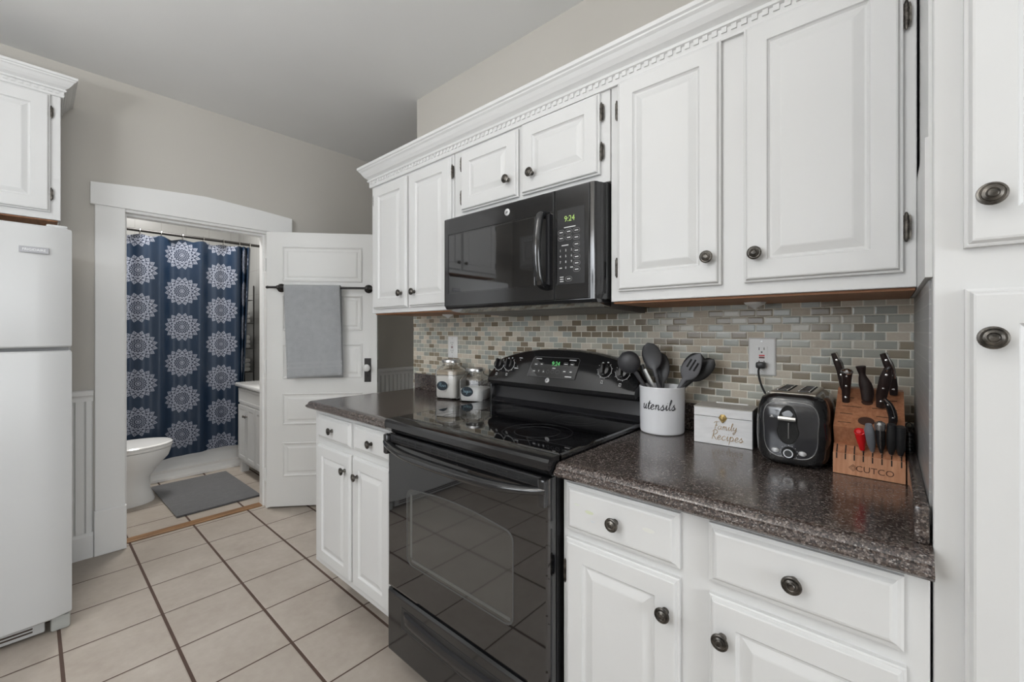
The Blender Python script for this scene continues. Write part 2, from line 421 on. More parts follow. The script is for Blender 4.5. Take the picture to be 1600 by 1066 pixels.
def pd(fr, u, v, w_, hgt, h, parent, name='key_print'):
    m = M(); dash(m, fr, u, v, w_, hgt, h); put(name, m, GRAYP, parent, smooth=False)
def roundkey(m, fr, u, v, w_, hh, h, r_=.0004):
    pts = [(u-w_/2+hh/2+hh/2*cos(a), v+hh/2*sin(a)) for a in [pi/2+k*pi/6 for k in range(7)]]+[(u+w_/2-hh/2+hh/2*cos(a), v+hh/2*sin(a)) for a in [-pi/2+k*pi/6 for k in range(7)]]
    pts.append(pts[0]); m.tube([fr(a, b, h) for a, b in pts], r_, 4)
GL = {  # hand-written glyphs: strokes, advance (x-height 1)
 'a': ([[(.85, .85), (.5, 1), (.12, .65), (.15, .15), (.45, 0), (.75, .35), (.9, .95), (.85, .3), (.98, .02), (1.25, .25)]], 1.2),
 'c': ([[(.8, .82), (.5, 1), (.12, .6), (.18, .12), (.5, 0), (.9, .25)]], .95),
 'e': ([[(.05, .35), (.5, .5), (.7, .8), (.45, 1), (.15, .6), (.2, .12), (.5, 0), (.95, .3)]], .95),
 'f': ([[(0, .3), (.6, 1.8), (.5, 2.2), (.3, 1.6), (.25, 0)]], .9),
 'g': ([[(.8, .85), (.45, 1), (.12, .6), (.2, .1), (.55, .1), (.82, .95), (.75, -.4), (.4, -.95), (.2, -.6), (.7, -.1), (1.15, .25)]], 1.1),
 'i': ([[(.1, .4), (.3, 1), (.25, .3), (.4, 0), (.7, .3)], [(.36, 1.42), (.39, 1.46)]], .65),
 'l': ([[(0, .3), (.45, 1.6), (.35, 2.05), (.2, 1.4), (.2, .3), (.38, 0), (.65, .3)]], .62),
 'm': ([[(.05, .6), (.2, 1), (.2, 0)], [(.2, .55), (.45, 1), (.6, .75), (.58, 0)], [(.58, .55), (.85, 1), (1, .75), (1, .2), (1.15, 0), (1.4, .3)]], 1.35),
 'n': ([[(.05, .6), (.2, 1), (.18, 0)], [(.18, .5), (.5, 1), (.68, .75), (.66, .2), (.82, 0), (1.1, .3)]], 1.05),
 'o': ([[(.6, .95), (.25, .85), (.12, .4), (.35, 0), (.75, .2), (.8, .7), (.55, 1), (.9, .85), (1.1, .9)]], 1.05),
 'p': ([[(.05, .5), (.25, 1), (.2, 0), (.12, -.9)], [(.22, .6), (.55, 1), (.85, .6), (.7, .1), (.35, .05), (1.1, .15)]], 1.1),
 'r': ([[(.05, .5), (.25, 1.05), (.2, .85), (.6, .85), (.5, .2), (.7, 0), (.95, .3)]], .9),
 's': ([[(0, .2), (.45, 1.05), (.4, .8), (.65, .4), (.5, 0), (.15, .05), (.55, .1), (.95, .35)]], .85),
 't': ([[(.1, .4), (.4, 1.7), (.3, .4), (.45, 0), (.75, .3)], [(.05, 1.15), (.8, 1.25)]], .7),
 'u': ([[(.05, .7), (.2, 1), (.15, .3), (.4, 0), (.7, .4), (.8, 1), (.75, .3), (.9, 0), (1.15, .3)]], 1.1),
 'y': ([[(.05, .7), (.2, 1), (.15, .4), (.4, .1), (.7, .5), (.8, 1), (.72, -.3), (.4, -.95), (.2, -.6), (.7, -.1), (1.1, .25)]], 1.1),
 'F': ([[(-.1, 1.7), (.3, 2.05), (1.3, 2.15)], [(.6, 2.05), (.5, 1), (.35, 0)], [(.35, 1.05), (.95, 1.15)]], 1.05),
 'R': ([[(.45, 2.1), (.4, 1), (.3, 0)], [(.1, 1.75), (.6, 2.25), (1.15, 2), (1.05, 1.4), (.4, 1.05)], [(.4, 1.05), (.8, .5), (1.35, -.15)]], 1.3),
 'S': ([[(1.0, 1.8), (.6, 2.1), (.25, 1.7), (.5, 1.2), (.9, .7), (.7, .05), (.2, .1)]], 1.1)}
def script(s_, size, fr, u, v, h, mat, parent, wd=.09, name='lettering', slant=.15):
    """brush lettering drawn as thin raised strokes, centred on (u, v)"""
    tot = sum(GL[c][1] for c in s_); x = -tot/2; m = M()
    for c in s_:
        st, adv = GL[c]
        for k in st:
            pts = cat([(x+a+b*slant, b-.5, 0) for a, b in k], 5)
            pts = [fr(u+p.x*size, v+p.y*size, h) for p in pts]
            n = len(pts); m.tube(pts, [size*wd*(.55+.6*sin(pi*(i+.5)/n)) for i in range(n)], 5)
        x += adv
    return put(name, m, mat, parent, smooth=False)

# ================================================================== THE ROOM
H0 = 2.755
struct('floor', M().box(-5.5, 3.0, -3.15, 1.1, -.05, 0), FLOOR)
struct('ceiling', M().box(-5.5, 3.1, -3.2, 1.15, H0, H0+.08), CEIL)
m = M()   # far wall with the doorway
m.box(-3.52, -3.40, -3.1, -1.19, 0, H0).box(-3.52, -3.40, -.38, 1.1, 0, H0).box(-3.52, -3.40, -1.19, -.38, 2.008, H0)
struct('wall_far', m, WALL)
m = M().box(-2.25, 3.0, .09, .2, 0, H0).box(-2.25, -2.13, .2, 1.05, 0, H0)
struct('wall_right', m, WALL)
struct('wall_nook', M().box(-3.52, -2.13, 1.05, 1.12, 0, H0), WALL)
m = M().box(-3.52, -1.9, -3.22, -3.1, 0, H0).box(-.4, 3.0, -3.22, -3.1, 0, H0).box(-1.9, -.4, -3.22, -3.1, 0, .95).box(-1.9, -.4, -3.22, -3.1, 2.15, H0)
struct('wall_left', m, WALL)
m = M().box(3.0, 3.1, -3.2, -2.5, 0, H0).box(3.0, 3.1, -.7, .2, 0, H0).box(3.0, 3.1, -2.5, -.7, 0, .75).box(3.0, 3.1, -2.5, -.7, 2.25, H0)
struct('wall_back', m, WALL)
m = M().box(-2.161, .0525, 0, .09, .905, 1.371)
struct('wall_backsplash', m, MOSX)
# windows behind the camera, added unseen to bring light into the room
def window(name, fr, r):
    e = thing(name, None, None, fr((r[0]+r[1])/2, r[2], 0), kind='structure')
    u0, u1, v0, v1 = r; m = M(); 
    for a, b, c, d in ((u0-.09, u0, v0-.02, v1+.09), (u1, u1+.09, v0-.02, v1+.09), (u0, u1, v1, v1+.09), (u0, u1, (v0+v1)/2-.02, (v0+v1)/2+.02), (u0, u0+.035, v0, v1), (u1-.035, u1, v0, v1)):
        m.merge(M().rings((a, b, c, d), [(0, -.02), (0, .018), (.003, .02)], fr))
    put('window_frame', m, TRIM, e, smooth=False)
    put('window_sill', M().rings((u0-.12, u1+.12, v0-.05, v0-.02), [(0, -.02), (0, .06)], fr), TRIM, e, smooth=False)
    put('pane', M().rings((u0, u1, v0, v1), [(0, -.06), (0, -.05)], fr), WINGLOW, e, smooth=False)
window('added_window_1', lambda u, v, h: (u, -3.1+h, v), (-1.9, -.4, .95, 2.15))
window('added_window_2', lambda u, v, h: (3.0-h, u, v), (-2.5, -.7, .75, 2.25))

# door casing, header with a shallow peak, plinths, jamb
X = -3.40
def casing(name, y0, y1, z0, z1, th=.022):
    return struct(name, M().rings((y0, y1, z0, z1), [(0, -.002), (0, th-.003), (.003, th)], fx(X)), TRIM)
casing('trim_1', -1.299, -1.169, .25, 2.012)
casing('trim_2', -.402, -.275, .25, 2.012)
m = M().prism([(-1.317, 2.006), (-1.317, 2.128), (-1.10, 2.148), (-.86, 2.164), (-.776, 2.168), (-.69, 2.164), (-.45, 2.147), (-.236, 2.127), (-.236, 2.006)], X-.002, X+.034)
struct('trim_3', m, TRIM)
struct('trim_4', M().rings((-1.303, -1.164, 0, .257), [(0, -.002), (0, .027), (.004, .031)], fx(X)), TRIM)
struct('trim_5', M().rings((-.407, -.27, 0, .257), [(0, -.002), (0, .027), (.004, .031)], fx(X)), TRIM)
m = M()   # jamb and stop
m.box(-3.525, X+.012, -1.19, -1.169, 0, 2.008).box(-3.525, X+.012, -.402, -.38, 0, 2.008).box(-3.525, X+.012, -1.169, -.402, 1.99, 2.008)
m.box(-3.50, -3.44, -1.169, -1.157, 0, 1.99).box(-3.50, -3.44, -.414, -.402, 0, 1.99).box(-3.50, -3.44, -1.157, -.414, 1.978, 1.99)
struct('trim_6', m, TRIM)
struct('trim_7', M().box(-3.512, -3.437, -1.157, -.414, 0, .008, .003), THRESH)
# beadboard wainscot with cap and baseboard on the far wall, either side of the doorway
def wainscot(name, y0, y1, fr, base='baseboard'):
    m = M(); u = y0
    while u < y1-.001:
        e = min(u+.042, y1)
        prof = [(u, .004), (u+.003, .010), (e-.007, .010), (e-.005, .006), (e-.003, .010), (e-.001, .006)]
        pts = [(a, h) for a, h in prof if a <= e]
        m.loft([[fr(a, z, h) for a, h in [(pts[0][0], -.001)]+pts+[(pts[-1][0], -.001)]] for z in (.12, .90)]); u = e
    struct(name, m, TRIM)
    m = M()
    for z in (0,):
        prof = [(.885, 0), (.885, .014), (.905, .016), (.915, .022), (.920, .032), (.942, .036), (.948, .030), (.948, 0)]
        m.loft([[fr(y, z_, h-.001) for z_, h in prof] for y in (y0, y1)])
    struct('trim_cap_'+name.split('_')[1], m, TRIM)
    prof = [(0, 0), (0, .020), (.125, .020), (.14, .012), (.142, 0)]
    struct('baseboard_'+name.split('_')[1], M().loft([[fr(y, z_, h-.001) for z_, h in prof] for y in (y0, y1)]), TRIM)
wainscot('trim_8', -3.1, -1.305, fx(X)); wainscot('trim_9', -.268, 1.05, fx(X))
wainscot('trim_10', -3.39, -2.26, lambda u, v, h: (u, 1.05-h, v))

# ------------------------------------------------------------------ the open door with its towel bar
HX, HY = -3.36, -.415; DX, DY = .662, .749
def fd(u, v, h): return (HX+DX*u+DY*h, HY+DY*u-DX*h, v)
door = thing('door_1', None, None, (HX, HY, 0), kind='structure')
m = M()
W_, Z0, Z1 = .775, .012, 2.0
pv = [(.229, .475), (.604, .831), (.938, 1.188), (1.285, 1.544), (1.641, 1.897)]
m.rings((0, W_, Z0, Z1), [(0, -.036), (0, -.001), (.001, 0)], fd)
m2 = M()
for a, b in pv:   # frames of rails and stiles are the slab; panels sit in it as moulded recesses
    m2.merge(M().rings((.111, .668, a, b), [(0, .0002), (.0, .006), (.006, .008), (.012, .003), (.018, .001), (.030, .001), (.040, .0045), (.045, .005)], fd))
d = put('door_leaf', m.merge(m2), DOORW, door, smooth=False)
for hz in (.25, 1.03, 1.76):
    put('hinge', M().cyl(fd(-.006, hz-.045, .004), fd(-.006, hz+.045, .004), .006), TRIM, door)
pl = put('lock_plate', M().rings((.684, .732, .906, 1.081), [(0, 0), (0, .002), (.002, .003), (.006, .003), (.007, .0015), (.010, .0015)], fd), IRON, door, smooth=False)
put('keyhole', M().lathe([(.006, 0), (.006, .001)], fd(.708, .955, .003), Vector(fd(0, 0, 1))-Vector(fd(0, 0, 0)), 14).merge(M().rings((.7055, .7105, .940, .955), [(0, .003), (0, .004)], fd)), DARK, pl)
ax = Vector(fd(0, 0, 1))-Vector(fd(0, 0, 0))
kn = put('door_knob', M().lathe([(.013, 0), (.013, .006), (.008, .010), (.008, .024), (.018, .028), (.026, .036), (.0275, .044), (.024, .053), (.012, .058), (.0005, .059)], fd(.708, 1.013, .002), ax, 12), Mat('clear_glass_knob', (.75, .75, .74), .08, 0, .8, Coat_Weight=.6).m, pl, smooth=False, label='faceted glass knob')
put('edge_plate', M().rings((.90, 1.07, -.024, -.012), [(0, 0), (0, .001)], lambda u, v, h: fd(.775+h, u, v)), IRON, door, smooth=False)
bar = put('towel_bar', M().cyl(fd(.035, 1.594, .062), fd(.748, 1.594, .062), .0085).lathe([(.0005, -.012), (.009, -.010), (.011, 0), (.009, .004)], fd(.035, 1.594, .062), fd(.1, 0, 0) and Vector((DX, DY, 0)), 14).lathe([(.009, -.004), (.011, 0), (.009, .010), (.0005, .012)], fd(.748, 1.594, .062), Vector((DX, DY, 0)), 14), IRON, door)
for u in (.105, .715):
    put('bracket', M().lathe([(.030, 0), (.031, .004), (.027, .008), (.021, .012), (.014, .016), (.0105, .030), (.0105, .052), (.014, .058), (.014, .068), (.006, .073)], fd(u, 1.594, .001), ax, 24), IRON, bar)

# towel over the bar: two hanging layers with a soft fold
def towel_sheet(front, z_end, u0, u1, off):
    g = []; nz = 34; nu = 26
    for i in range(nz+1):
        t = i/nz; row = []
        for j in range(nu+1):
            s_ = j/nu; lean = .030*t if front else .02*t
            u = u0+lean*(1-s_*.35)+(u1-u0)*s_
            rip = .006*sin(s_*9+1.2)*t+.004*sin(s_*17+2)*t*t
            if t < .06: z = 1.594+.0165*cos(t/.06*pi/2); h = .062+(.0165 if front else -.0165)*sin(t/.06*pi/2)
            else:
                z = 1.594-(t-.06)/.94*(1.594-z_end-.018*s_*(1 if front else 0)); h = .062+((.0165+rip) if front else -(.0165-rip*.5))+off*t
            row.append(fd(u, z, h))
        g.append(row)
    return g
tw = thing('hand_towel', 'grey terry towel with two woven bands hanging over the dark bar on the open door', 'towel', fd(.34, .95, .062))
def sheet(m, g, th=.003):
    m.loft(g, closed=False)
    return m
m = M(); sheet(m, towel_sheet(True, .947, .147, .530, .004)); sheet(m, towel_sheet(False, .945, .165, .530, -.002))
bmesh.ops.remove_doubles(m.bm, verts=m.bm.verts[:], dist=.0006)
t_ = put('cloth', m, TOWEL, tw); md = t_.modifiers.new('s', 'SOLIDIFY'); md.thickness = .006; md.offset = 0
for zb in (1.052, 1.020):
    m = M(); g = towel_sheet(True, .947, .147, .530, .004)
    rows = []
    for dz in (-.007, .007):
        tt = (1.594-(zb+dz))/(1.594-.947); t = .06+.94*tt; row = []
        for j in range(27):
            s_ = j/26; u = .147+.030*t*(1-s_*.35)+.383*s_
            rip = .006*sin(s_*9+1.2)*t+.004*sin(s_*17+2)*t*t
            row.append(fd(u, zb+dz+.018*s_*(.8), .062+.0165+rip+.004*t+.0042))
        rows.append(row)
    put('woven_band', m.loft(rows, closed=False), BAND, tw, fix=False)

# ------------------------------------------------------------------ BATHROOM beyond the doorway
struct('wall_bath_back', M().box(-5.55, -5.45, -1.7, .12, 0, H0), BTILE)
struct('wall_bath_left', M().box(-5.55, -3.52, -1.75, -1.65, 0, H0), WALL)
struct('wall_bath_right', M().box(-5.55, -4.68, 0, .12, 0, H0), BTILE)
struct('wall_bath_side', M().box(-4.68, -3.52, .0, .12, 0, H0), WALL)
tub = thing('bathtub', 'white bathtub with moulded apron under the navy shower curtain', 'bathtub', (-5.0, -.82, 0))
m = M()
prof = [(-4.60, 0), (-4.60, .02), (-4.612, .035), (-4.625, .06), (-4.615, .085), (-4.63, .11), (-4.645, .17), (-4.65, .33), (-4.64, .36), (-4.62, .375), (-4.62, .395), (-4.64, .40), (-4.72, .40), (-4.74, .38), (-4.78, .12), (-5.30, .12), (-5.36, .38), (-5.38, .40), (-5.448, .40), (-5.448, 0)]
m.prism([(a-.03 if a > -5.4 else a, b) for a, b in prof], -1.648, -.002, axis='y')
put('tub', m, PORC, tub)
rod = thing('curtain_rod', 'dark shower curtain rod above the bathtub', 'curtain rod', (-4.585, -.8, 2.107))
put('rod', M().cyl((-4.585, -1.648, 2.107), (-4.585, -.002, 2.107), .0125), IRON, rod)
put('flange', M().lathe([(.026, 0), (.026, .006), (.016, .016), (.016, .03)], (-4.585, -.002, 2.107), (0, -1, 0)), CHROME, rod)
# curtain
cur = thing('shower_curtain', 'navy shower curtain printed with pale round medallions hanging before the bathtub', 'shower curtain', (-4.585, -.85, .2))
ring_y = [-1.50, -1.31, -1.13, -.95, -.813, -.667, -.518, -.365, -.238, -.150]
def cx_(y, z):
    k = max(0, min(1, (z-.15)/1.95)); a = .012+.018*k
    f_ = a*sin(y*21+.6)+.5*a*sin(y*47+2)
    return f_
rows = []; uvm = {}
ny, nz = 150, 26; y0c, y1c = -1.62, -.233
for i in range(nz+1):
    t = i/nz; row = []
    for j in range(ny+1):
        y = y0c+(y1c-y0c)*j/ny
        near = min(abs(y-r_) for r_ in ring_y)
        top = 2.078-.020*min(1, (near/.085)**1.4)
        bot = .205-.012*sin(y*5)
        z = bot+(top-bot)*t
        p = (-4.585+cx_(y, z), y, z); row.append(p)
    # bunched return at the free edge
    for q in range(1, 25):
        s_ = q/24; y = y1c+.085*s_+.010*sin(s_*13)-.07*s_*(1-t)
        z = .205+.28*s_*(1 if t < .5 else 0)*(1-t*2 if t < .5 else 0)+(2.078-.205)*t
        row.append((-4.585+cx_(y1c, z)-.030*sin(s_*12.5)-.02*s_, y, z))
    rows.append(row)
m = M(); vv = [[m.bm.verts.new(p) for p in r_] for r_ in rows]; L = m.bm.loops.layers.uv.new('UVMap')
for i in range(len(vv)-1):
    for j in range(len(vv[0])-1):
        f_ = m.bm.faces.new((vv[i][j], vv[i][j+1], vv[i+1][j+1], vv[i+1][j]))
        for l, (a, b) in zip(f_.loops, ((i, j), (i, j+1), (i+1, j+1), (i+1, j))):
            u = y0c+(y1c-y0c)*b/ny if b <= ny else y1c+(b-ny)/24*.30
            l[L].uv = (u, rows[a][b][2])
put('curtain', m, CURT, cur, fix=False)
for i, y in enumerate(ring_y):
    put('curtain_ring', M().tube([(-4.585+.019*cos(a), y, 2.095+.030*sin(a)) for a in [2*pi*k/16 for k in range(17)]], .0025, 6), CHROME, cur)
# towel shelf at the end of the tub
sh = thing('wire_shelf', 'tall dark wire shelf of towels at the end of the bathtub', 'shelf', (-5.06, -.10, .40))
m = M()
for x in (-5.20, -4.92):
    for y in (-.16, -.012): m.cyl((x, y, .40), (x, y, 1.75), .006, n=8)
put('frame', m, IRON, sh)
for k, z in enumerate((.86, 1.10, 1.36, 1.60)):
    m = M()
    for q in range(7): m.cyl((-5.20+q*.0467, -.16, z), (-5.20+q*.0467, -.012, z), .0025, n=6)
    m.cyl((-5.2, -.16, z), (-4.92, -.16, z), .004, n=6); put('wire_tier', m, IRON, sh)
for z, lab in ((.8645, 'folded pale towel on the lowest tier of the wire shelf'), (1.1045, 'folded pale towel on the middle tier of the wire shelf'), (1.3645, 'folded pale towel on the upper tier of the wire shelf')):
    m = M()
    for k in range(3): m.box(-5.17, -4.95, -.15, -.03, z+k*.045, z+.043+k*.045, .016)
    tag(put('folded_towel', m, TWHITE), lab, 'towel', 'folded towels on the wire shelf')
# toilet facing along the doorway
to = thing('toilet', 'white toilet with closed lid beside the navy shower curtain', 'toilet', (-4.22, -1.2, 0))
def egg(cx, cy, z, rx, rf, rb, n=36):
    return [(cx+rx*cos(2*pi*k/n), cy+(rf if sin(2*pi*k/n) > 0 else rb)*sin(2*pi*k/n), z) for k in range(n)]
cx, cy = -4.22, -1.06
m = M().loft([egg(cx, cy-.04, 0, .115, .19, .26), egg(cx, cy-.04, .02, .118, .192, .26), egg(cx, cy-.05, .10, .105, .175, .25), egg(cx, cy-.04, .19, .112, .165, .25), egg(cx, cy-.02, .26, .14, .195, .25), egg(cx, cy, .33, .175, .235, .25), egg(cx, cy, .375, .185, .25, .25), egg(cx, cy, .395, .186, .252, .25), egg(cx, cy, .398, .17, .24, .24)])
put('bowl', m, PORC, to)
put('seat', M().loft([egg(cx, cy, .399, .185, .256, .22), egg(cx, cy, .412, .188, .26, .22), egg(cx, cy, .418, .183, .255, .218)]), PORC, to)
put('lid', M().loft([egg(cx, cy, .4195, .186, .258, .22), egg(cx, cy, .432, .188, .26, .22), egg(cx, cy, .440, .178, .25, .21), egg(cx, cy, .443, .12, .19, .16)]), PORC, to)
put('tank', M().box(-4.45, -3.99, -1.64, -1.44, .38, .76, .03), PORC, to)
put('tank_lid', M().box(-4.46, -3.98, -1.645, -1.43, .762, .795, .012), PORC, to)
put('flush_lever', M().box(-4.10, -4.03, -1.44, -1.42, .70, .715, .004), CHROME, to)
# bath mat
m = M().box(-4.50, -3.65, -.885, -.36, .001, .016, .006)
bmesh.ops.rotate(m.bm, verts=m.bm.verts[:], cent=(-4.07, -.62, 0), matrix=Matrix.Rotation(radians(.8), 3, 'Z'))
tag(put('bath_mat', m, MATG), 'dark grey shaggy bath mat on the tiles before the bathtub', 'bath mat')
# vanity
va = thing('vanity_cabinet', 'white beadboard vanity cabinet with white sink top beside the shower curtain', 'cabinet', (-4.0, -.13, 0))
F = fy(-.27)
def bead(r, fr, th, fw):
    u0, u1, v0, v1 = r; m = M().rings(r, [(0, 0), (0, th), (fw, th), (fw+.002, th-.006)], fr); u = u0+fw+.003
    while u < u1-fw-.014:
        m.merge(M().rings((u, u+.011, v0+fw+.004, v1-fw-.004), [(0, th-.006), (.001, th-.002), (.003, th-.0012)], fr)); u += .0155
    return m
put('carcass', M().box(-4.46, -3.58, -.27, -.002, .10, .775).box(-4.46, -4.40, -.268, -.21, .0, .10).box(-3.64, -3.58, -.268, -.21, .0, .10).box(-4.46, -4.40, -.06, -.004, .0, .10).box(-3.64, -3.58, -.06, -.004, .0, .10), WHITE, va, smooth=False)
put('drawer_front', bead((-4.45, -3.59, .635, .765), F, .012, .02), WHITE, va, smooth=False)
for i, (a, b) in enumerate(((-4.45, -4.235), (-4.225, -4.015), (-4.005, -3.80), (-3.79, -3.59))):
    d = put('door', bead((a, b, .13, .615), F, .014, .035), WHITE, va, smooth=False)
    knob(F, (b-.018) if i % 2 == 0 else (a+.018), .53, .014, d, .012)
put('sink_top', M().box(-4.49, -3.55, -.30, -.001, .777, .812, .008), PORC, va)

# ------------------------------------------------------------------ FRIDGE and the cabinets over it
fr_ = thing('refrigerator', 'white top-freezer refrigerator with grey nameplate left of the doorway', 'refrigerator', (-3.0, -1.80, 0))
fyy0, fyy1 = -2.19, -1.422
put('body', M().box(-3.36, -2.705, fyy0, fyy1, .045, 1.70, .01), FRIDGE, fr_)
def bowed(y0, y1, z0, z1):
    m = M(); n = 14; pl = []
    for i in range(n+1):
        s_ = i/n; y = y0+(y1-y0)*s_; e = min(s_, 1-s_)*2
        pl.append((-2.625+.012*sin(s_*pi)-(.020*(1-min(1, min(y-y0, y1-y)/.02))**2), y))
    pl = [(-2.70, y0+.001)]+pl+[(-2.70, y1-.001)]
    def ring(z, ins):
        return [(x-(ins if x > -2.69 else 0), y+(ins if y < y0+.05 else (-ins if y > y1-.05 else 0))*.6, z) for x, y in pl]
    return m.loft([ring(z0, .008), ring(z0+.006, .001), ring(z0+.012, 0), ring(z1-.012, 0), ring(z1-.006, .001), ring(z1, .008)])
dz = put('freezer_door', bowed(fyy0, fyy1, 1.215, 1.722), FRIDGE, fr_)
put('fridge_door', bowed(fyy0, fyy1, .072, 1.200), FRIDGE, fr_)
put('gasket', M().box(-2.702, -2.66, fyy0+.01, fyy1-.01, 1.199, 1.216), Mat('grey_gasket', (.3, .3, .3), .6).m, fr_)
put('hinge_cover', M().box(-2.74, -2.655, fyy1-.075, fyy1-.012, 1.7225, 1.736, .005), FRIDGE, fr_)
b = put('nameplate', M().box(-2.617, -2.6135, -1.572, -1.490, 1.603, 1.628, .001), Mat('grey_nameplate', (.30, .30, .31), .4, .3).m, fr_, smooth=False)
b.location.x = .0
text('FRIGIDAIRE', .0135, fx(-2.6135), -1.531, 1.6155, 0, BADGE, b, sx=.95)
g = put('kick_grille', M().box(-2.71, -2.668, fyy0+.01, -1.50, .012, .068, .006), FRIDGE, fr_)
for k in range(3): put('slot', M().box(-2.669, -2.6665, fyy0+.03, -1.535, .028+k*.013, .034+k*.013), Mat('brown_slot', (.05, .03, .02), .7).m, g, smooth=False)
put('foot', M().box(-2.72, -2.662, -1.485, -1.425, .0, .062, .01), Mat('scuffed_white_metal', (.45, .46, .44), .5).m, fr_)
for y in (-2.15, -1.46): put('roller', M().cyl((-3.30, y, .022), (-3.30, y+.03, .022), .022), BLACKP, fr_)

oc = thing('overhead_cabinet', 'white two-door cabinet high above the refrigerator', 'cabinet', (-3.2, -1.95, 1.825))
F = fx(-3.06)
carcass(oc, F, (-2.46, -1.442, 1.828, 2.50), .338)
put('underside', M().box(-3.39, -3.07, -2.45, -1.452, 1.822, 1.8275), OAK, oc, smooth=False)
cab_door(oc, F, (-1.955, -1.478, 1.862, 2.433), (-1.925, 1.93), [(-1.474, 2.35), (-1.474, 1.95)], fw=.062)
cab_door(oc, F, (-2.44, -1.985, 1.862, 2.433), (-2.015, 1.93), [(-2.444, 2.35), (-2.444, 1.95)], fw=.062)
path = [(-3.395, -1.442), (-3.06, -1.442), (-3.06, -2.46), (-3.395, -2.46)]
m = sweep(path, cornice_profile(2.435, .097, .058), side=-1); dentils(m, path, 2.448, 2.460, .011, side=-1)
put('cornice', m, WHITE, oc, smooth=False)

# cabinets on the left wall (seen only mirrored in the microwave door)
sc = thing('short_wall_cabinet', 'short white wall cabinet opposite the stove, mirrored in the microwave door', 'cabinet', (-2.2, -2.93, 1.95))
G = lambda u, v, h: (u, -2.77+h, v)
carcass(sc, G, (-3.0, -2.02, 1.96, 2.30), .328)
for a in (-2.98, -2.505): cab_door(sc, G, (a, a+.465, 1.98, 2.28), None, fw=.05)

# ------------------------------------------------------------------ UPPER CABINETS on the stove wall
F = fy(-.33)
ZB, ZT = 1.372, 2.10
ua = thing('wall_cabinet', 'tall narrow white wall cabinet left of the microwave', 'cabinet', (-1.73, -.12, ZB))
carcass(ua, F, (-2.068, -1.4015, ZB+.004, ZT), .418); put('underside', M().box(-2.055, -1.405, -.315, .085, ZB-.002, ZB+.0035), OAK, ua, smooth=False)
cab_door(ua, F, (-2.034, -1.735, 1.399, 2.034), (-1.771, 1.468), [(-2.038, 1.97)])
cab_door(ua, F, (-1.714, -1.412, 1.399, 2.034), (-1.664, 1.468), [(-1.4065, 1.97), (-1.4065, 1.50)])
put('plaster_blob', M().lathe([(.03, 0), (.026, -.006), (.012, -.012), (.002, -.020)], (-1.72, -.10, ZB-.002), (0, 0, 1), 14), TRIM, ua)
ub = thing('wall_cabinet', 'short white two-door wall cabinet above the microwave', 'cabinet', (-1.03, -.12, 1.755))
carcass(ub, F, (-1.3985, -.6565, 1.757, ZT), .418)
cab_door(ub, F, (-1.345, -1.031, 1.784, 2.036), (-1.072, 1.853), [(-1.349, 1.985), (-1.349, 1.845)])
cab_door(ub, F, (-1.012, -.689, 1.784, 2.042), (-.957, 1.850), [(-.6835, 1.98), (-.6835, 1.855)])
uc = thing('wall_cabinet', 'large white two-door wall cabinet right of the microwave', 'cabinet', (-.30, -.12, ZB))
carcass(uc, F, (-.6535, .044, ZB+.004, ZT), .418); put('underside', M().box(-.652, .042, -.315, .085, ZB-.002, ZB+.0035), OAK, uc, smooth=False)
cab_door(uc, F, (-.626, -.329, 1.406, 2.05), (-.358, 1.479), [(-.630, 1.966), (-.630, 1.48)])
cab_door(uc, F, (-.275, .023, 1.407, 2.05), (-.246, 1.476), [(.028, 1.94), (.028, 1.50)])
put('plaster_blob', M().lathe([(.03, 0), (.026, -.006), (.012, -.012), (.002, -.020)], (-.30, -.10, ZB-.002), (0, 0, 1), 14), TRIM, uc)
path = [(-2.068, .088), (-2.068, -.33), (.044, -.33)]
path2 = path[::-1]
m = sweep(path2, cornice_profile(2.046, .106, .058), side=-1); dentils(m, path2, 2.062, 2.076, .011, side=-1)
co = put('crown_moulding', m, WHITE, None, smooth=False); tag(co, 'white dentil crown moulding running along the top of the stove wall cabinets', 'crown moulding')

# ------------------------------------------------------------------ PANTRY at the right
pa = thing('pantry_cabinet', 'tall white pantry cabinet at the right end of the counter', 'cabinet', (.50, -.25, 0))
F = fy(-.59)
carcass(pa, F, (.0535, .93, .004, 2.50), .675)
cab_door(pa, F, (.086, .49, 1.411, 2.40), (.111, 1.481), th=.021, fw=.052)
cab_door(pa, F, (.50, .90, 1.411, 2.40), (.88, 1.481), th=.021, fw=.052)
cab_door(pa, F, (.087, .49, .12, 1.348), (.112, 1.275), th=.021, fw=.052)
cab_door(pa, F, (.50, .90, .12, 1.348), (.88, 1.275), th=.021, fw=.052)
put('tiled_side', M().box(.0505, .0534, -.55, -.001, .962, ZB-.003), MOSY, pa, smooth=False)
put('scribe_strip', M().box(.0445, .0534, -.575, -.005, ZB, 1.60).box(.0485, .0534, -.575, -.005, 1.60, 2.44), WHITE, pa, smooth=False)

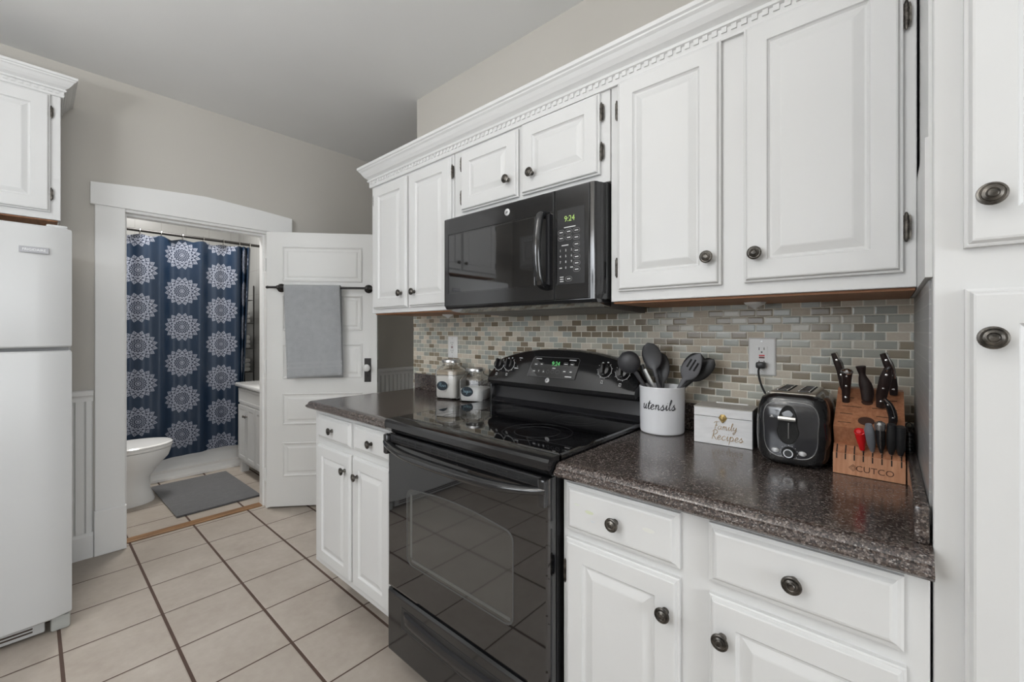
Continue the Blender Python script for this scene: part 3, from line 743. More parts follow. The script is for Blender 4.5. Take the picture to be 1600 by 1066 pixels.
# ------------------------------------------------------------------ BASE CABINETS and COUNTERS
F = fy(-.60)
bl = thing('base_cabinet', 'white base cabinet with two drawers over two doors, left of the stove', 'cabinet', (-1.78, -.3, 0))
carcass(bl, F, (-2.132, -1.424, .148, .903), .685)
put('toe_kick', M().box(-2.12, -1.43, -.44, .08, 0, .147), WHITE, bl, smooth=False)
drawer(bl, F, (-2.082, -1.762, .768, .879), (-1.922, .823)); drawer(bl, F, (-1.732, -1.450, .770, .881), (-1.580, .823))
cab_door(bl, F, (-2.083, -1.762, .182, .738), (-1.802, .666)); cab_door(bl, F, (-1.742, -1.450, .182, .742), (-1.694, .663))
br = thing('base_cabinet', 'white base cabinet with two drawers over two doors, right of the stove', 'cabinet', (-.3, -.3, 0))
carcass(br, F, (-.6475, .0495, .148, .903), .685)
put('toe_kick', M().box(-.645, .049, -.44, .08, 0, .147), WHITE, br, smooth=False)
dw = drawer(br, F, (-.632, -.338, .768, .889), (-.487, .829)); drawer(br, F, (-.279, .019, .768, .889), (-.130, .829))
cab_door(br, F, (-.632, -.338, .18, .747), (-.366, .671), [(-.637, .655)]); cab_door(br, F, (-.278, .022, .18, .743), (-.250, .669))
for u, v, r_, c_ in ((-.558, .832, .0085, (.60, .64, .48)), (-.595, .842, .006, (.66, .68, .62)), (-.405, .835, .010, (.70, .70, .66)), (-.548, .812, .005, (.62, .64, .66))):
    put('paint_smudge', M().lathe([(r_, 0), (r_, .0002)], F(u, v, .0190), (0, -1, 0), 9, sx=1.5, sy=.5), Mat('smudge', c_, .45).m, dw, smooth=False)
CZ = .940
def counter(name, label, x0, x1, lend):
    e = thing(name, label, 'countertop', ((x0+x1)/2, -.3, .905))
    # ogee front edge, returned round the open left end
    pr = [(0, .906), (.006, .906), (.012, .912), (.013, .918), (.008, .922), (.004, .925), (.004, .929), (-.001, .936), (-.008, CZ), (-.03, CZ), (-.03, .906)]
    yf = -.632
    put('slab', M().box(x0+(.028 if lend else 0), x1, yf+.028, -.001, .9065, CZ-.0002), GRANITE, e, smooth=False)
    path = ([(x0, .0), (x0, yf), (x1, yf)] if lend else [(x0, yf), (x1, yf)])[::-1]
    put('front_edge', sweep(path, pr, side=-1), GRANITE, e)
    return e
cl = counter('countertop', 'speckled brown countertop left of the stove, carrying the jars', -2.138, -1.4235, True)
m = M().box(-2.125, -1.4235, -.021, -.0015, CZ, 1.033, .004); put('backsplash_lip', m, GRANITE, cl)
cr = counter('countertop', 'speckled brown countertop right of the stove, carrying the toaster', -.6485, .0525, False)
put('backsplash_lip', M().box(-.6485, .0505, -.021, -.0015, CZ, 1.033, .004), GRANITE, cr)
put('side_lip', M().box(.031, .0503, -.585, -.0215, CZ, 1.0, .004), GRANITE, cr)

# ================================================================== RANGE
RX0, RX1 = -1.418, -.655; RC = (RX0+RX1)/2
ra = thing('range', 'black electric range with glass cooktop between the two countertops', 'stove', (RC, -.3, 0))
F = fy(-.62)
put('body', M().box(RX0+.004, RX1-.004, -.615, -.03, .088, .915).box(RX0+.03, RX1-.03, -.44, -.05, .02, .088), BLACKP, ra, smooth=False)
for x in (RX0+.05, RX1-.05):
    for y in (-.50, -.08): put('foot', M().cyl((x, y, 0), (x, y, .088), .014), BLACKP, ra)
# warming drawer with a scooped grip
dr = M().rings((RX0+.004, RX1-.004, .088, .318), [(0, 0), (0, .022), (.006, .029), (.010, .030)], F)
dr = put('drawer', dr, BLACK, ra, smooth=False)
g = M(); n = 26
def arcz(s_, a, b, sag): return a+(b-a)*s_-sag*sin(pi*s_)
rows = []
for k, (dz, h) in enumerate(((0, .0305), (-.004, .040), (-.020, .043), (-.040, .036), (-.050, .0305))):
    rows.append([F(RX0+.11+(RX1-RX0-.22)*i/n, .272+dz-.012*sin(pi*i/n)+(.0 if k else .0), h if 0 < i < n else .0305) for i in range(n+1)])
put('drawer_grip', g.loft(rows, closed=False), SHEEN, dr, fix=True)
put('grip_recess', M().rings((RX0+.095, RX1-.095, .205, .285), [(0, .0302), (.003, .0312), (.006, .0306)], F), BLACKP, dr, smooth=False)
# oven door
od = put('oven_door', M().rings((RX0+.008, RX1-.004, .330, .900), [(0, .0), (0, .024), (.004, .029), (.010, .031)], F), GLASSB, ra, smooth=False)
# window: arched top
wx0, wx1, wz0, wz1 = RX0+.13, RX1-.125, .455, .738
def archpts(ins):
    P = []; r = .03
    x0, x1, z0, z1 = wx0+ins, wx1-ins, wz0+ins, wz1-ins
    for cx_2, cz_2, a0 in ((x0+r, z0+r, pi), (x1-r, z0+r, 1.5*pi)):
        for k in range(5): a = a0+k*pi/8; P.append((cx_2+r*cos(a), cz_2+r*sin(a)))
    N_ = 22; side = z1-.012
    for k in range(4): a = k*pi/6*.8; P.append((x1-r+r*cos(a), side-r+r*sin(a)))
    for k in range(1, N_): s_ = k/N_; x = x1-.012-(x1-x0-.024)*s_; P.append((x, side+.018*sin(pi*s_)-.002))
    for k in range(3, -1, -1): a = k*pi/6*.8; P.append((x0+r-r*cos(a), side-r+r*sin(a)))
    return P
m = M().loft([[F(x, z, h) for x, z in archpts(i)] for i, h in ((0, .0312), (.002, .0318), (.004, .0314))])
wd_ = put('window', m, WINB, od, smooth=False)
m = M().loft([[F(x, z, h) for x, z in archpts(i)] for i, h in ((.0, .0312), (.0005, .0321), (.0045, .0321), (.005, .0312))], cap0=False, cap1=False)
put('window_border', m, Mat('grey_window_border', (.07, .07, .07), .25).m, wd_, smooth=False)
FRM = Mat('oven_inner_frame', (.10, .10, .095), .4).m
put('inner_frame', M().rings((wx0+.022, wx0+.034, wz0+.03, wz1-.03), [(0, .0314), (0, .0317)], F), FRM, wd_, smooth=False)
put('inner_frame', M().rings((wx0+.03, wx1-.012, wz0+.016, wz0+.026), [(0, .0314), (0, .0317)], F), FRM, wd_, smooth=False)
# vent slots along the top of the door
vt = put('vent_strip', M().rings((RX0+.02, RX1-.02, .872, .899), [(0, .0305), (0, .0325), (.003, .0335)], F), BLACKP, od, smooth=False)
for k in range(15):
    if k in (4, 10): continue
    a = RX0+.06+k*.043
    for q in range(2): put('vent_slot', M().rings((a, a+.036, .878+q*.009, .8825+q*.009), [(0, .0336), (0, .0342)], F), DARK, vt, smooth=False)
# bowed handle
pts = []; rr = []
for i in range(25):
    s_ = i/24; x = RX0+.012+(RX1-RX0-.020)*s_; e = sin(pi*s_)
    pts.append(F(x, .872-.018*(1-abs(2*s_-1)**2.6), .040+.036*min(1, (e*1.5))**.6)); rr.append(.0125+.006*(1-abs(2*s_-1)**3))
hd = put('handle', M().tube(pts, rr, 14, flat=.8), BLACK, od)
for x in (RX0+.020, RX1-.016): put('handle_bracket', M().box(x-.012, x+.012, -.672, -.649, .828, .902, .006), BLACK, hd)
# front lip and cooktop
put('front_lip', M().prism([(-.655, .918), (-.660, .925), (-.660, .944), (-.655, .952), (-.640, .955), (-.600, .955), (-.600, .905), (-.64, .905)], RX0, RX1, 'x'), BLACK, ra)
ct = put('cooktop', M().rings((RX0, RX1, -.610, -.075), [(0, .90), (0, .952), (.003, .9565), (.010, .957)], lambda u, v, h: (u, v, h)), GLASSB, ra, smooth=False)
for bx, by, R_ in ((RX0+.20, -.20, .085), (RX1-.20, -.20, .10), (RX0+.20, -.45, .115), (RX1-.20, -.45, .115)):
    m = M()
    for r_ in (R_, R_*.66):
        m.loft([[(bx+q*cos(a), by+q*sin(a), z) for a in [2*pi*k/56 for k in range(56)]] for q, z in ((r_, .957), (r_, .9573), (r_-.0022, .9573), (r_-.0022, .957))], cap0=False, cap1=False)
    put('burner_ring', m, BURN, ct, smooth=False)
# lower backguard
m = M(); pr = [(-.075, .950), (-.098, .957), (-.092, .963), (-.070, .975), (-.064, 1.00), (-.062, 1.025), (-.070, 1.035), (-.024, 1.035), (-.024, .95)]
put('backguard', m.prism(pr, RX0+.006, RX1-.006, 'x'), SHEEN, ra)
for x in (RX0, RX1-.012): put('end_cap', M().box(x, x+.012, -.098, -.022, .945, 1.04, .004), BLACK, ra)
# control console: arched top, leaning face, rolled lower edge
n = 40; R = []
def topz(s_): return 1.135+.072*(1-abs(2*s_-1)**2.3)-.035*max(0, abs(2*s_-1)-.93)/.07
for i in range(n+1):
    s_ = i/n; x = RX0-.002+(RX1-RX0+.004)*s_; e = max(0, abs(2*s_-1)-.955)/.045; zt = topz(s_); zb = 1.036+.030*e*e
    R.append([(x, y, z) for y, z in ((-.024, zb+.004), (-.105+.03*e*e, zb), (-.122+.03*e, zb+.008), (-.128+.03*e, zb+.022), (-.120+.02*e, zb+.040), (-.075+.01*e, zt-.018), (-.068+.01*e, zt-.004), (-.058, zt), (-.024, zt))])
cs = put('control_console', M().loft(R), BLACK, ra)
T0 = Vector((0, -.120, 1.076)); T1 = Vector((0, -.075, 1.187)); Td = (T1-T0).normalized(); Tn = Vector((0, -Td.z, Td.y))
def fc(u, v, h):   # on the leaning console face: u = x, v = height z
    k = (v-1.076)/Td.z; p = T0+Td*k+Tn*h; return (u, p.y, p.z)
dp = put('display_panel', M().loft([[fc(x, z, h) for x, z in ((-1.172, 1.090), (-.930, 1.091), (-.922, 1.165), (-.93, 1.172), (-1.148, 1.172), (-1.158, 1.165))] for h in (.0, .0028)]), GLASSB, cs, smooth=False)
put('panel_border', M().tube([fc(x, z, .003) for x, z in ((-1.172, 1.090), (-.930, 1.091), (-.922, 1.165), (-.93, 1.172), (-1.148, 1.172), (-1.158, 1.165), (-1.172, 1.090))], .0009, 4), Mat('grey_border', (.16, .16, .16), .4).m, dp)
text('9:24', .024, fc, -1.035, 1.146, .003, LEDG, dp, 'clock_digits')
for u, v, w_ in ((-1.128, 1.164, .030), (-.955, 1.164, .032), (-1.04, 1.128, .016), (-.962, 1.0985, .032), (-1.137, 1.140, .013), (-1.108, 1.142, .010), (-.985, 1.147, .016), (-.955, 1.147, .013), (-1.14, 1.112, .012), (-.985, 1.118, .012), (-.955, 1.118, .010)): pd(fc, u, v, w_, .004, .003, dp)
for u, v, w_ in ((-1.137, 1.140, .022), (-1.108, 1.142, .018), (-.985, 1.147, .024), (-.955, 1.147, .022), (-1.14, 1.112, .020), (-1.115, 1.113, .016), (-1.09, 1.113, .014), (-1.067, 1.113, .014), (-1.044, 1.114, .014), (-1.018, 1.114, .020), (-.985, 1.118, .022), (-.957, 1.118, .020)): m = M(); roundkey(m, fc, u, v, w_, .014, .0031); put('key_outline', m, GPR, dp, smooth=False)
for k, (u, v, ch) in enumerate(((-1.115, 1.113, '\u25BC'), (-1.09, 1.113, '\u25B2'))):
    s_ = -1 if k == 0 else 1
    put('arrow_print', M().loft([[fc(u+a*.0035, v+b*.0035*s_, h) for a, b in ((-1, -.8), (1, -.8), (0, 1))] for h in (.003, .0033)]), GRAYP, dp, smooth=False)
lg = put('round_badge', M().lathe([(.0105, 0), (.0105, .0012), (.0098, .0015)], fc(-1.062, 1.079, .0), Tn, 24), BADGE, cs)
m = M(); m.tube([fc(-1.062+.0085*cos(a), 1.079+.0085*sin(a), .0018) for a in [2*pi*k/20 for k in range(21)]], .0004, 4)
put('badge_ring', m, Mat('badge_line', (.2, .2, .2), .5).m, lg, smooth=False)
script('ge', .0042, fc, -1.063, 1.0795, .0018, Mat('badge_script', (.12, .12, .12), .5).m, lg, wd=.12, name='badge_script')
m = M()
for u, v, w_ in ((-1.232, 1.163, .018), (-1.245, 1.118, .022)): pd(fc, u, v, w_, .0035, .0006, cs, 'indicator_print')
for u, v in ((-1.232, 1.154), (-1.240, 1.126)): put('indicator_light', M().lathe([(.0018, 0), (.0018, .0012)], fc(u, v, .0004), Tn, 10), GRAYP, cs, smooth=False)
for ku, kv in ((-1.352, 1.130), (-1.290, 1.131), (-.806, 1.134), (-.731, 1.130)):
    e = put('knob', M().lathe([(.0255, 0), (.0255, .004), (.023, .010), (.0215, .014), (.0, .015)], fc(ku, kv, .001), Tn, 28), BLACK, cs)
    c0 = Vector(fc(ku, kv, .014)); 
    b = M(); tilt = .18
    q = [(-.0065, -.021), (.0065, -.021), (.0055, .0215), (-.0055, .0215)]
    q = [(a*cos(tilt)-b_*sin(tilt), a*sin(tilt)+b_*cos(tilt)) for a, b_ in q]
    b.loft([[fc(ku+a, kv+b_*Td.z, .008) for a, b_ in q], [fc(ku+a, kv+b_*Td.z, .024) for a, b_ in q], [fc(ku+a*.6, kv+b_*.85*Td.z, .028) for a, b_ in q]])
    put('grip', b, BLACK, e)
    m = M(); a0, a1 = radians(-215), radians(50); RR = .0285
    m.tube([fc(ku+RR*cos(a0+(a1-a0)*k/30), kv+RR*sin(a0+(a1-a0)*k/30)*Td.z, .0006) for k in range(31)], .0009, 4)
    for k in range(9):
        a = a0+(a1-a0)*k/8; m.tube([fc(ku+r_*cos(a), kv+r_*sin(a)*Td.z, .0008) for r_ in (RR, RR+.005)], .0008, 4)
    for a in (radians(75), radians(115)): dash(m, fc, ku+.031*cos(a), kv+.031*sin(a), .007, .004, .0006)
    for q_ in (-.003, .003): dash(m, fc, ku-.003, kv-.043+q_*1.3, .010, .0022, .0006)
    for q_ in (-.007, .001): m.tube([fc(ku+q_, kv-.038, .0009), fc(ku+q_, kv-.047, .0009)], .0006, 4)
    put('dial_print', m, GRAYP, cs, smooth=False)

# ================================================================== MICROWAVE
mw = thing('microwave', 'black over-the-range microwave with green clock under the short cabinet', 'microwave', (-1.02, -.15, 1.372))
MX0, MX1 = -1.392, -.660
put('case', M().box(MX0+.004, MX1, -.345, .082, 1.385, 1.752), BLACKP, mw, smooth=False)
put('base_tray', M().prism([(-.36, 1.384), (-.35, 1.372), (-.30, 1.360), (-.05, 1.352), (.04, 1.352), (.04, 1.384)], MX0+.05, MX1-.03, 'x'), Mat('grey_underside', (.16, .15, .14), .45).m, mw, smooth=False)
put('lower_lip', M().prism([(-.392, 1.384), (-.385, 1.374), (-.34, 1.366), (-.30, 1.362), (-.30, 1.384)], MX0+.004, MX1-.01, 'x'), BLACK, mw)
# front frame: rolled at the right end
R = []
pl = [(MX0, -.346), (MX0, -.387), (MX0+.004, -.391), (-.690, -.391), (-.680, -.389), (-.674, -.382), (-.6715, -.370), (-.668, -.366), (-.664, -.352), (-.662, -.346)]
put('front_frame', M().loft([[(x, y, z) for x, y in pl] for z in (1.384, 1.748)]), BLACK, mw)
F = fy(-.391)
md_ = put('door', M().rings((MX0+.002, -.829, 1.386, 1.746), [(0, 0), (0, .003), (.002, .005)], F), BLACK, mw, smooth=False)
put('door_window', M().rings((MX0+.032, -.905, 1.437, 1.678), [(0, .0052), (.0015, .0044), (.003, .0056), (.004, .0058)], F), GLASSB, md_, smooth=False)
put('window_groove', M().tube([F(x, z, .0055) for x, z in ((MX0+.030, 1.437), (MX0+.030, 1.680), (-.83, 1.680))], .0011, 4), DARK, md_)
pts = [F(-.858, z, h) for z, h in ((1.672, .008), (1.668, .030), (1.655, .043), (1.60, .054), (1.553, .057), (1.50, .054), (1.448, .043), (1.436, .030), (1.432, .008))]
hd = put('handle', M().tube(cat(pts, 5), .013, 14, flat=1.1, up=(1, 0, 0)), BLACK, md_)
put('handle_back', M().rings((-.848, -.834, 1.435, 1.670), [(0, .004), (0, .020), (.003, .026)], F), SHEEN, md_, smooth=False)
cp = put('control_panel', M().rings((-.822, -.693, 1.386, 1.746), [(0, 0), (0, .003), (.002, .005)], F), BLACK, mw, smooth=False)
put('seam', M().rings((-.8285, -.8225, 1.386, 1.746), [(0, 0), (0, .001)], F), DARK, mw, smooth=False)
kp = put('keypad', M().rings((-.814, -.709, 1.434, 1.679), [(0, .0052), (.001, .006)], F), Mat('dark_keypad', (.022, .022, .023), .25).m, cp, smooth=False)
text('9:24', .026, F, -.765, 1.645, .0062, LEDY, kp, 'clock_digits', sx=.9)
for r_, row in enumerate(('123', '456', '789', ' 0 ')):
    for c_, ch in enumerate(row):
        if ch != ' ': text(ch, .0105, F, -.8005+c_*.0215, 1.5445-r_*.0187, .0062, GRAYP, kp, 'key_digit')
pd(F, -.764, 1.618, .044, .003, .0062, kp); pd(F, -.782, 1.561, .026, .003, .0062, kp)
for u, v in ((-.797, 1.604), (-.768, 1.604), (-.739, 1.604), (-.797, 1.585), (-.768, 1.585), (-.739, 1.582), (-.739, 1.560), (-.739, 1.540), (-.738, 1.520), (-.738, 1.500), (-.738, 1.480), (-.768, 1.452)):
    pd(F, u, v, .013, .0032, .0062, kp); m2 = M(); roundkey(m2, F, u, v, .025, .015, .0062, .0005); put('key_outline', m2, GPR, kp, smooth=False)
pd(F, -.799, 1.4885, .010, .003, .0062, kp); pd(F, -.757, 1.4885, .010, .003, .0062, kp)
for v in (1.459, 1.452, 1.445): pd(F, -.795, v, .014, .0026, .0062, kp)
lg = put('round_badge', M().lathe([(.0125, 0), (.0125, .001), (.012, .0013)], F(-1.035, 1.715, .005), (0, -1, 0), 24), BADGE, md_)
script('ge', .0052, F, -1.036, 1.7155, .0067, Mat('badge_script', (.12, .12, .12), .5).m, lg, wd=.12, name='badge_script')

# ================================================================== OUTLETS
def outlet(label, x0, x1, z0, z1, gfci):
    o = thing('wall_outlet', label, 'outlet', ((x0+x1)/2, 0, (z0+z1)/2)); G = fy(-.0005); c_, zc = (x0+x1)/2, (z0+z1)/2
    put('cover_plate', M().rings((x0, x1, z0, z1), [(0, 0), (0, .003), (.003, .0055), (.005, .006)], G), CREAM, o, smooth=False)
    f_ = put('receptacle', M().rings((c_-.0165, c_+.0165, zc-.034, zc+.034), [(0, .0062), (.0006, .0052), (.0012, .0075)], G), CREAM, o, smooth=False)
    for s_ in (1, -1):
        zz = zc+s_*.021
        put('socket', M().rings((c_-.0085, c_-.0063, zz-.001, zz+.008), [(0, .0076), (0, .0079)], G).merge(M().rings((c_+.0055, c_+.0077, zz, zz+.008), [(0, .0076), (0, .0079)], G)).merge(M().lathe([(.0027, 0), (.0027, .0003)], G(c_, zz-.007, .0076), (0, -1, 0), 10)), GREYDOT, f_, smooth=False)
    put('test_button', M().rings((c_-.008, c_+.008, zc+.001, zc+.0055), [(0, .0076), (.0004, .009)], G), RED if gfci else Mat('dark_red_button', (.15, .02, .015), .5).m, f_, smooth=False)
    put('reset_button', M().rings((c_-.008, c_+.008, zc-.0055, zc-.001), [(0, .0076), (.0004, .009)], G), Mat('dark_button', (.12, .015, .015), .5).m, f_, smooth=False)
    for s_ in (1, -1): put('screw', M().lathe([(.0026, 0), (.0022, .001)], G(c_, zc+s_*.048, .006), (0, -1, 0), 10), Mat('screw_metal', (.5, .5, .5), .3, .8).m, o)
outlet('white outlet with red button above the toaster, the black plug in it', -.3385, -.262, 1.144, 1.2625, True)
outlet('white outlet on the mosaic behind the flour jar', -1.833, -1.756, 1.136, 1.2535, False)

# ================================================================== JARS
def sq(hw, r, z, n=5):
    P = []
    for k, (sx_, sy_) in enumerate(((1, 1), (-1, 1), (-1, -1), (1, -1))):
        for j in range(n+1):
            a = k*pi/2+j*pi/2/n; P.append((sx_*(hw-r)+r*cos(a), sy_*(hw-r)+r*sin(a), z))
    return P
def jar(label, loc, H_, lab, fill, fill_top, rotz, lr, lu):
    j = thing('storage_jar', label, 'jar', loc, rotz, 'glass jars by the stove'); hw = .064; hs = H_*.76
    outer = [sq(hw-.008, .022, 0), sq(hw-.002, .024, .005), sq(hw, .024, .014), sq(hw, .024, hs-.014), sq(hw-.004, .030, hs-.002), sq(hw-.016, .038, hs+.008), sq(.043, .0425, hs+.014), sq(.043, .0425, hs+.026)]
    inner = [sq(.0395, .039, hs+.026), sq(.0395, .039, hs+.014), sq(hw-.019, .036, hs+.005), sq(hw-.007, .028, hs-.005), sq(hw-.0035, .021, hs-.016), sq(hw-.0035, .021, .016), sq(hw-.008, .018, .008)]
    put('jar_body', M().loft(outer+inner), GLASS, j, local=True)
    c_ = hw-.0037
    put('contents', M().loft([sq(c_-.004, .018, .0083), sq(c_-.0002, .0208, .017), sq(c_-.0002, .0208, fill_top), sq(c_-.012, .02, fill_top+.006), sq(.02, .0199, fill_top+.010)]), fill, j, local=True)
    put('lid', M().lathe([(.0465, 0), (.048, .002), (.048, .012), (.0465, .0145), (.041, .0155), (.039, .0135), (.0002, .0135)], (0, 0, hs+.0265), (0, 0, 1), 40), STEEL, j, local=True)
    fl = lambda u, v, h: (u, -hw-h, v)
    o = put('label', M().lathe([(lr, 0), (lr, .0008)], fl(lu, hs*.44, .0003), (0, -1, 0), 32, sx=1, sy=.74), CHALK, j, local=True, smooth=False)
    return j, o, fl, hs, lu
def local_script(s_, size, fr, u, v, h, mat, parent, rotobj):
    script_ = script(s_, size, fr, u, v, h, mat, None, wd=.055); me = script_.data; bpy.data.objects.remove(script_)
    o = bpy.data.objects.new('lettering', me); C.objects.link(o); o.parent = parent; WM[o.name] = WM[parent.name]
j1, o1, fl1, hs1, u1_ = jar('taller square glass jar of flour with steel lid and oval label', (-1.685, -.108, CZ+.0005), .205, 'Flour', FLOUR, .116, radians(20), .031, -.014)
local_script('Flour', .0092, fl1, u1_, hs1*.44, .0013, CHALKW, o1, j1)
put('residue', M().loft([sq(.0600, .0205, .124), sq(.0600, .0205, .136), sq(.050, .028, .145), sq(.044, .03, .147)]), TAN, j1, local=True)
j2, o2, fl2, hs2, u2_ = jar('shorter square glass jar of sugar with steel lid and oval label', (-1.522, -.090, CZ+.0005), .158, 'Sugar', SUGAR, .062, radians(20), .032, -.014)
local_script('Sugar', .0092, fl2, u2_, hs2*.44, .0013, CHALKW, o2, j2)

# ================================================================== UTENSIL CROCK
crx, cry = -.582, -.105
ck = thing('utensil_crock', 'white ceramic crock lettered utensils beside the stove', 'crock', (crx, cry, CZ+.0005))
put('crock_body', M().lathe([(.066, 0), (.0705, .003), (.072, .008), (.0735, .15), (.0745, .154), (.0735, .157), (.0705, .156), (.069, .15), (.068, .008), (.0001, .006)], (crx, cry, CZ+.0005), (0, 0, 1), 56), CERAM, ck)
def fcyl(u, v, h):   # wraps (u, v) round the crock; u = 0 faces the camera
    a0 = atan2(-1.54-cry, 0-crx); a = a0+u/.0735; r_ = .0732+h
    return (crx+r_*cos(a), cry+r_*sin(a), v)
script('utensils', .0165, fcyl, -.013, CZ+.093, .0008, INK, ck, wd=.085)
def loftpath(pts, prof, ws, ts, n=12, side=(1, 0, 0)):
    """tube with elliptical section: ws half-widths along side, ts half-thicknesses"""
    P = [Vector(p) for p in pts]; R = []; S = Vector(side)
    for i, p in enumerate(P):
        d = (P[min(i+1, len(P)-1)]-P[max(i-1, 0)]).normalized(); u = (S-d*S.dot(d)).normalized(); v = d.cross(u)
        R.append([p+u*(ws[i]*cos(2*pi*k/n))+v*(ts[i]*sin(2*pi*k/n)) for k in range(n)])
    return M().loft(R)
def utensil(name, label, base, tip, kind, mat, hw, hl, side, hmat=BEECH, bend=(0, 0, 0)):
    """from inside the crock (base) to the far end of its head (tip)"""
    B, T = Vector(base), Vector(tip); d = (T-B).normalized(); L = (T-B).length
    e = thing(name, label, 'utensil', base, 0, 'utensils in the crock')
    neck = L-hl
    put('handle', M().tube([B, B+d*neck*.6], [.0065, .0075], 10), hmat, e)
    P = []; W = []; Tk = []
    for s_, w_, t_2 in ((.55, .0075, .0070), (.8, .0065, .0055), (1.0, .008, .005)): P.append(B+d*neck*s_); W.append(w_); Tk.append(t_2)
    n = 11
    for k in range(1, n+1):
        s_ = k/n; q = sin(pi*min(1, s_*.5+.0)) if kind == 'turner' else math.sqrt(max(0, 1-(2*s_-1)**2))
        if kind == 'turner': q = min(1, s_*2.2)**.8*(1 if s_ < .9 else .93)
        if kind == 'slot': q = sin(pi*(s_**.75))**.65 if s_ < 1 else 0
        P.append(B+d*(neck+hl*s_)+Vector(bend)*(sin(pi*s_)))
        W.append(max(.004 if s_ < 1 else .0015, hw*q)); Tk.append({'ladle': max(.004, hw*.62*q), 'spoon': .0065*max(q, .3), 'slot': .006*max(q, .3), 'turner': .0022}[kind])
    hd = put('head', loftpath(P, None, W, Tk, 22, side), mat, e)
    if kind == 'slot':
        S = Vector(side); S = (S-d*S.dot(d)).normalized(); nn = d.cross(S); 
        if nn.y > 0: nn = -nn
        c_ = B+d*(neck+hl*.56)
        for k in (-1, 0, 1):
            a = c_+S*(k*hw*.42)-d*(hl*.20*(1-abs(k)*.25)); b_ = c_+S*(k*hw*.42)+d*(hl*.20*(1-abs(k)*.25))
            put('slot', loftpath([a+nn*.0058, a*.5+b_*.5+nn*.0066, b_+nn*.0058], None, [.0028]*3, [.0012]*3, 8, side), DARK, hd)
utensil('ladle', 'black round ladle head leaning left out of the crock over the range', (-.560, -.085, CZ+.02), (-.706, -.150, 1.208), 'ladle', SILI, .040, .080, (.78, .1, .62), SILI)
utensil('cooking_spoon', 'tall charcoal spoon with beech handle, highest in the crock', (-.560, -.095, CZ+.02), (-.632, -.110, 1.243), 'spoon', SILI, .033, .096, (1, .25, .2), BEECH, (0, .008, 0))
utensil('cooking_spoon', 'dark spoon mostly hidden behind the tall charcoal spoon in the crock', (-.580, -.105, CZ+.02), (-.606, -.045, 1.205), 'spoon', SILI, .026, .105, (1, .1, .1), BEECH)
utensil('slotted_spoon', 'grey slotted spoon leaning right out of the crock', (-.600, -.110, CZ+.02), (-.452, -.118, 1.212), 'slot', SILG, .029, .100, (.75, 0, -.65), SILG)
utensil('kitchen_turner', 'black turner with pointed edge behind the grey slotted spoon in the crock', (-.590, -.085, CZ+.02), (-.466, -.070, 1.210), 'spoon', SILB, .036, .108, (.8, .0, -.6), SILB)
utensil('serving_spoon', 'black spoon leaning furthest right out of the crock', (-.640, -.090, CZ+.03), (-.424, -.070, 1.192), 'spoon', SILB, .027, .100, (.6, .0, -.8), SILB)
tg = thing('kitchen_tongs', 'steel and black tongs standing between ladle and spoon in the crock', 'utensil', (-.60, -.10, CZ+.02), 0, 'utensils in the crock')
put('arm', loftpath([(-.575, -.10, CZ+.02), (-.613, -.115, 1.095), (-.640, -.12, 1.150)], None, [.006, .009, .008], [.002]*3, 8), STEEL, tg)
put('grip', loftpath([(-.622, -.112, 1.10), (-.640, -.116, 1.135), (-.650, -.118, 1.165)], None, [.006, .008, .007], [.004]*3, 10), BLACKP, tg)

# ================================================================== RECIPE BOX
rb = thing('recipe_box', 'whitewashed wooden box lettered Family Recipes with gold clasp, between crock and toaster', 'box', (-.4545, -.168, CZ+.0005), radians(4))
bw, bd, bh = .160, .105, .112
put('box_body', M().box(0, bw, 0, bd, 0, bh-.030, .001), BOXW, rb, local=True, smooth=False)
ld = put('lid', M().box(0, bw, 0, bd, bh-.0285, bh-.003, .001), BOXW, rb, local=True, smooth=False)
put('lid_top', M().box(-.001, bw+.001, -.001, bd, bh-.003, bh, .0008), BOXT, ld, local=True, smooth=False)
put('side_panel', M().box(bw+.0002, bw+.0012, .001, bd-.001, .001, bh-.004), BOXS, rb, local=True, smooth=False)
put('card_slot', M().box(.045, .135, bd-.012, bd-.006, bh, bh+.0035), Mat('white_card', (.75, .75, .74), .6).m, ld, local=True, smooth=False)
fb = lambda u, v, h: (u, -h, v)
def loc_script(s_, size, u, v, mat, parent, wd):
    t = script(s_, size, fb, u, v, .0006, mat, None, wd=wd); me = t.data; bpy.data.objects.remove(t)
    o = bpy.data.objects.new('lettering', me); C.objects.link(o); o.parent = parent; WM[o.name] = WM[parent.name]
loc_script('Family', .0108, .088, .052, GOLD, rb, .07); loc_script('Recipes', .0130, .092, .022, GOLD, rb, .07)
cl_ = put('clasp', M().lathe([(.0118, 0), (.0118, .001), (.0105, .0016), (.009, .0012), (.005, .0022), (.0002, .0025)], (.082, -.0004, bh-.030), (0, -1, 0), 6), GOLDM, rb, local=True, smooth=False)
put('latch', M().lathe([(.0035, 0), (.0042, .002), (.002, .004)], (.082, -.003, bh-.040), (0, -1, 0), 10).box(.0805, .0835, -.006, -.003, bh-.040, bh-.025, .0005), GOLDM, cl_, local=True)

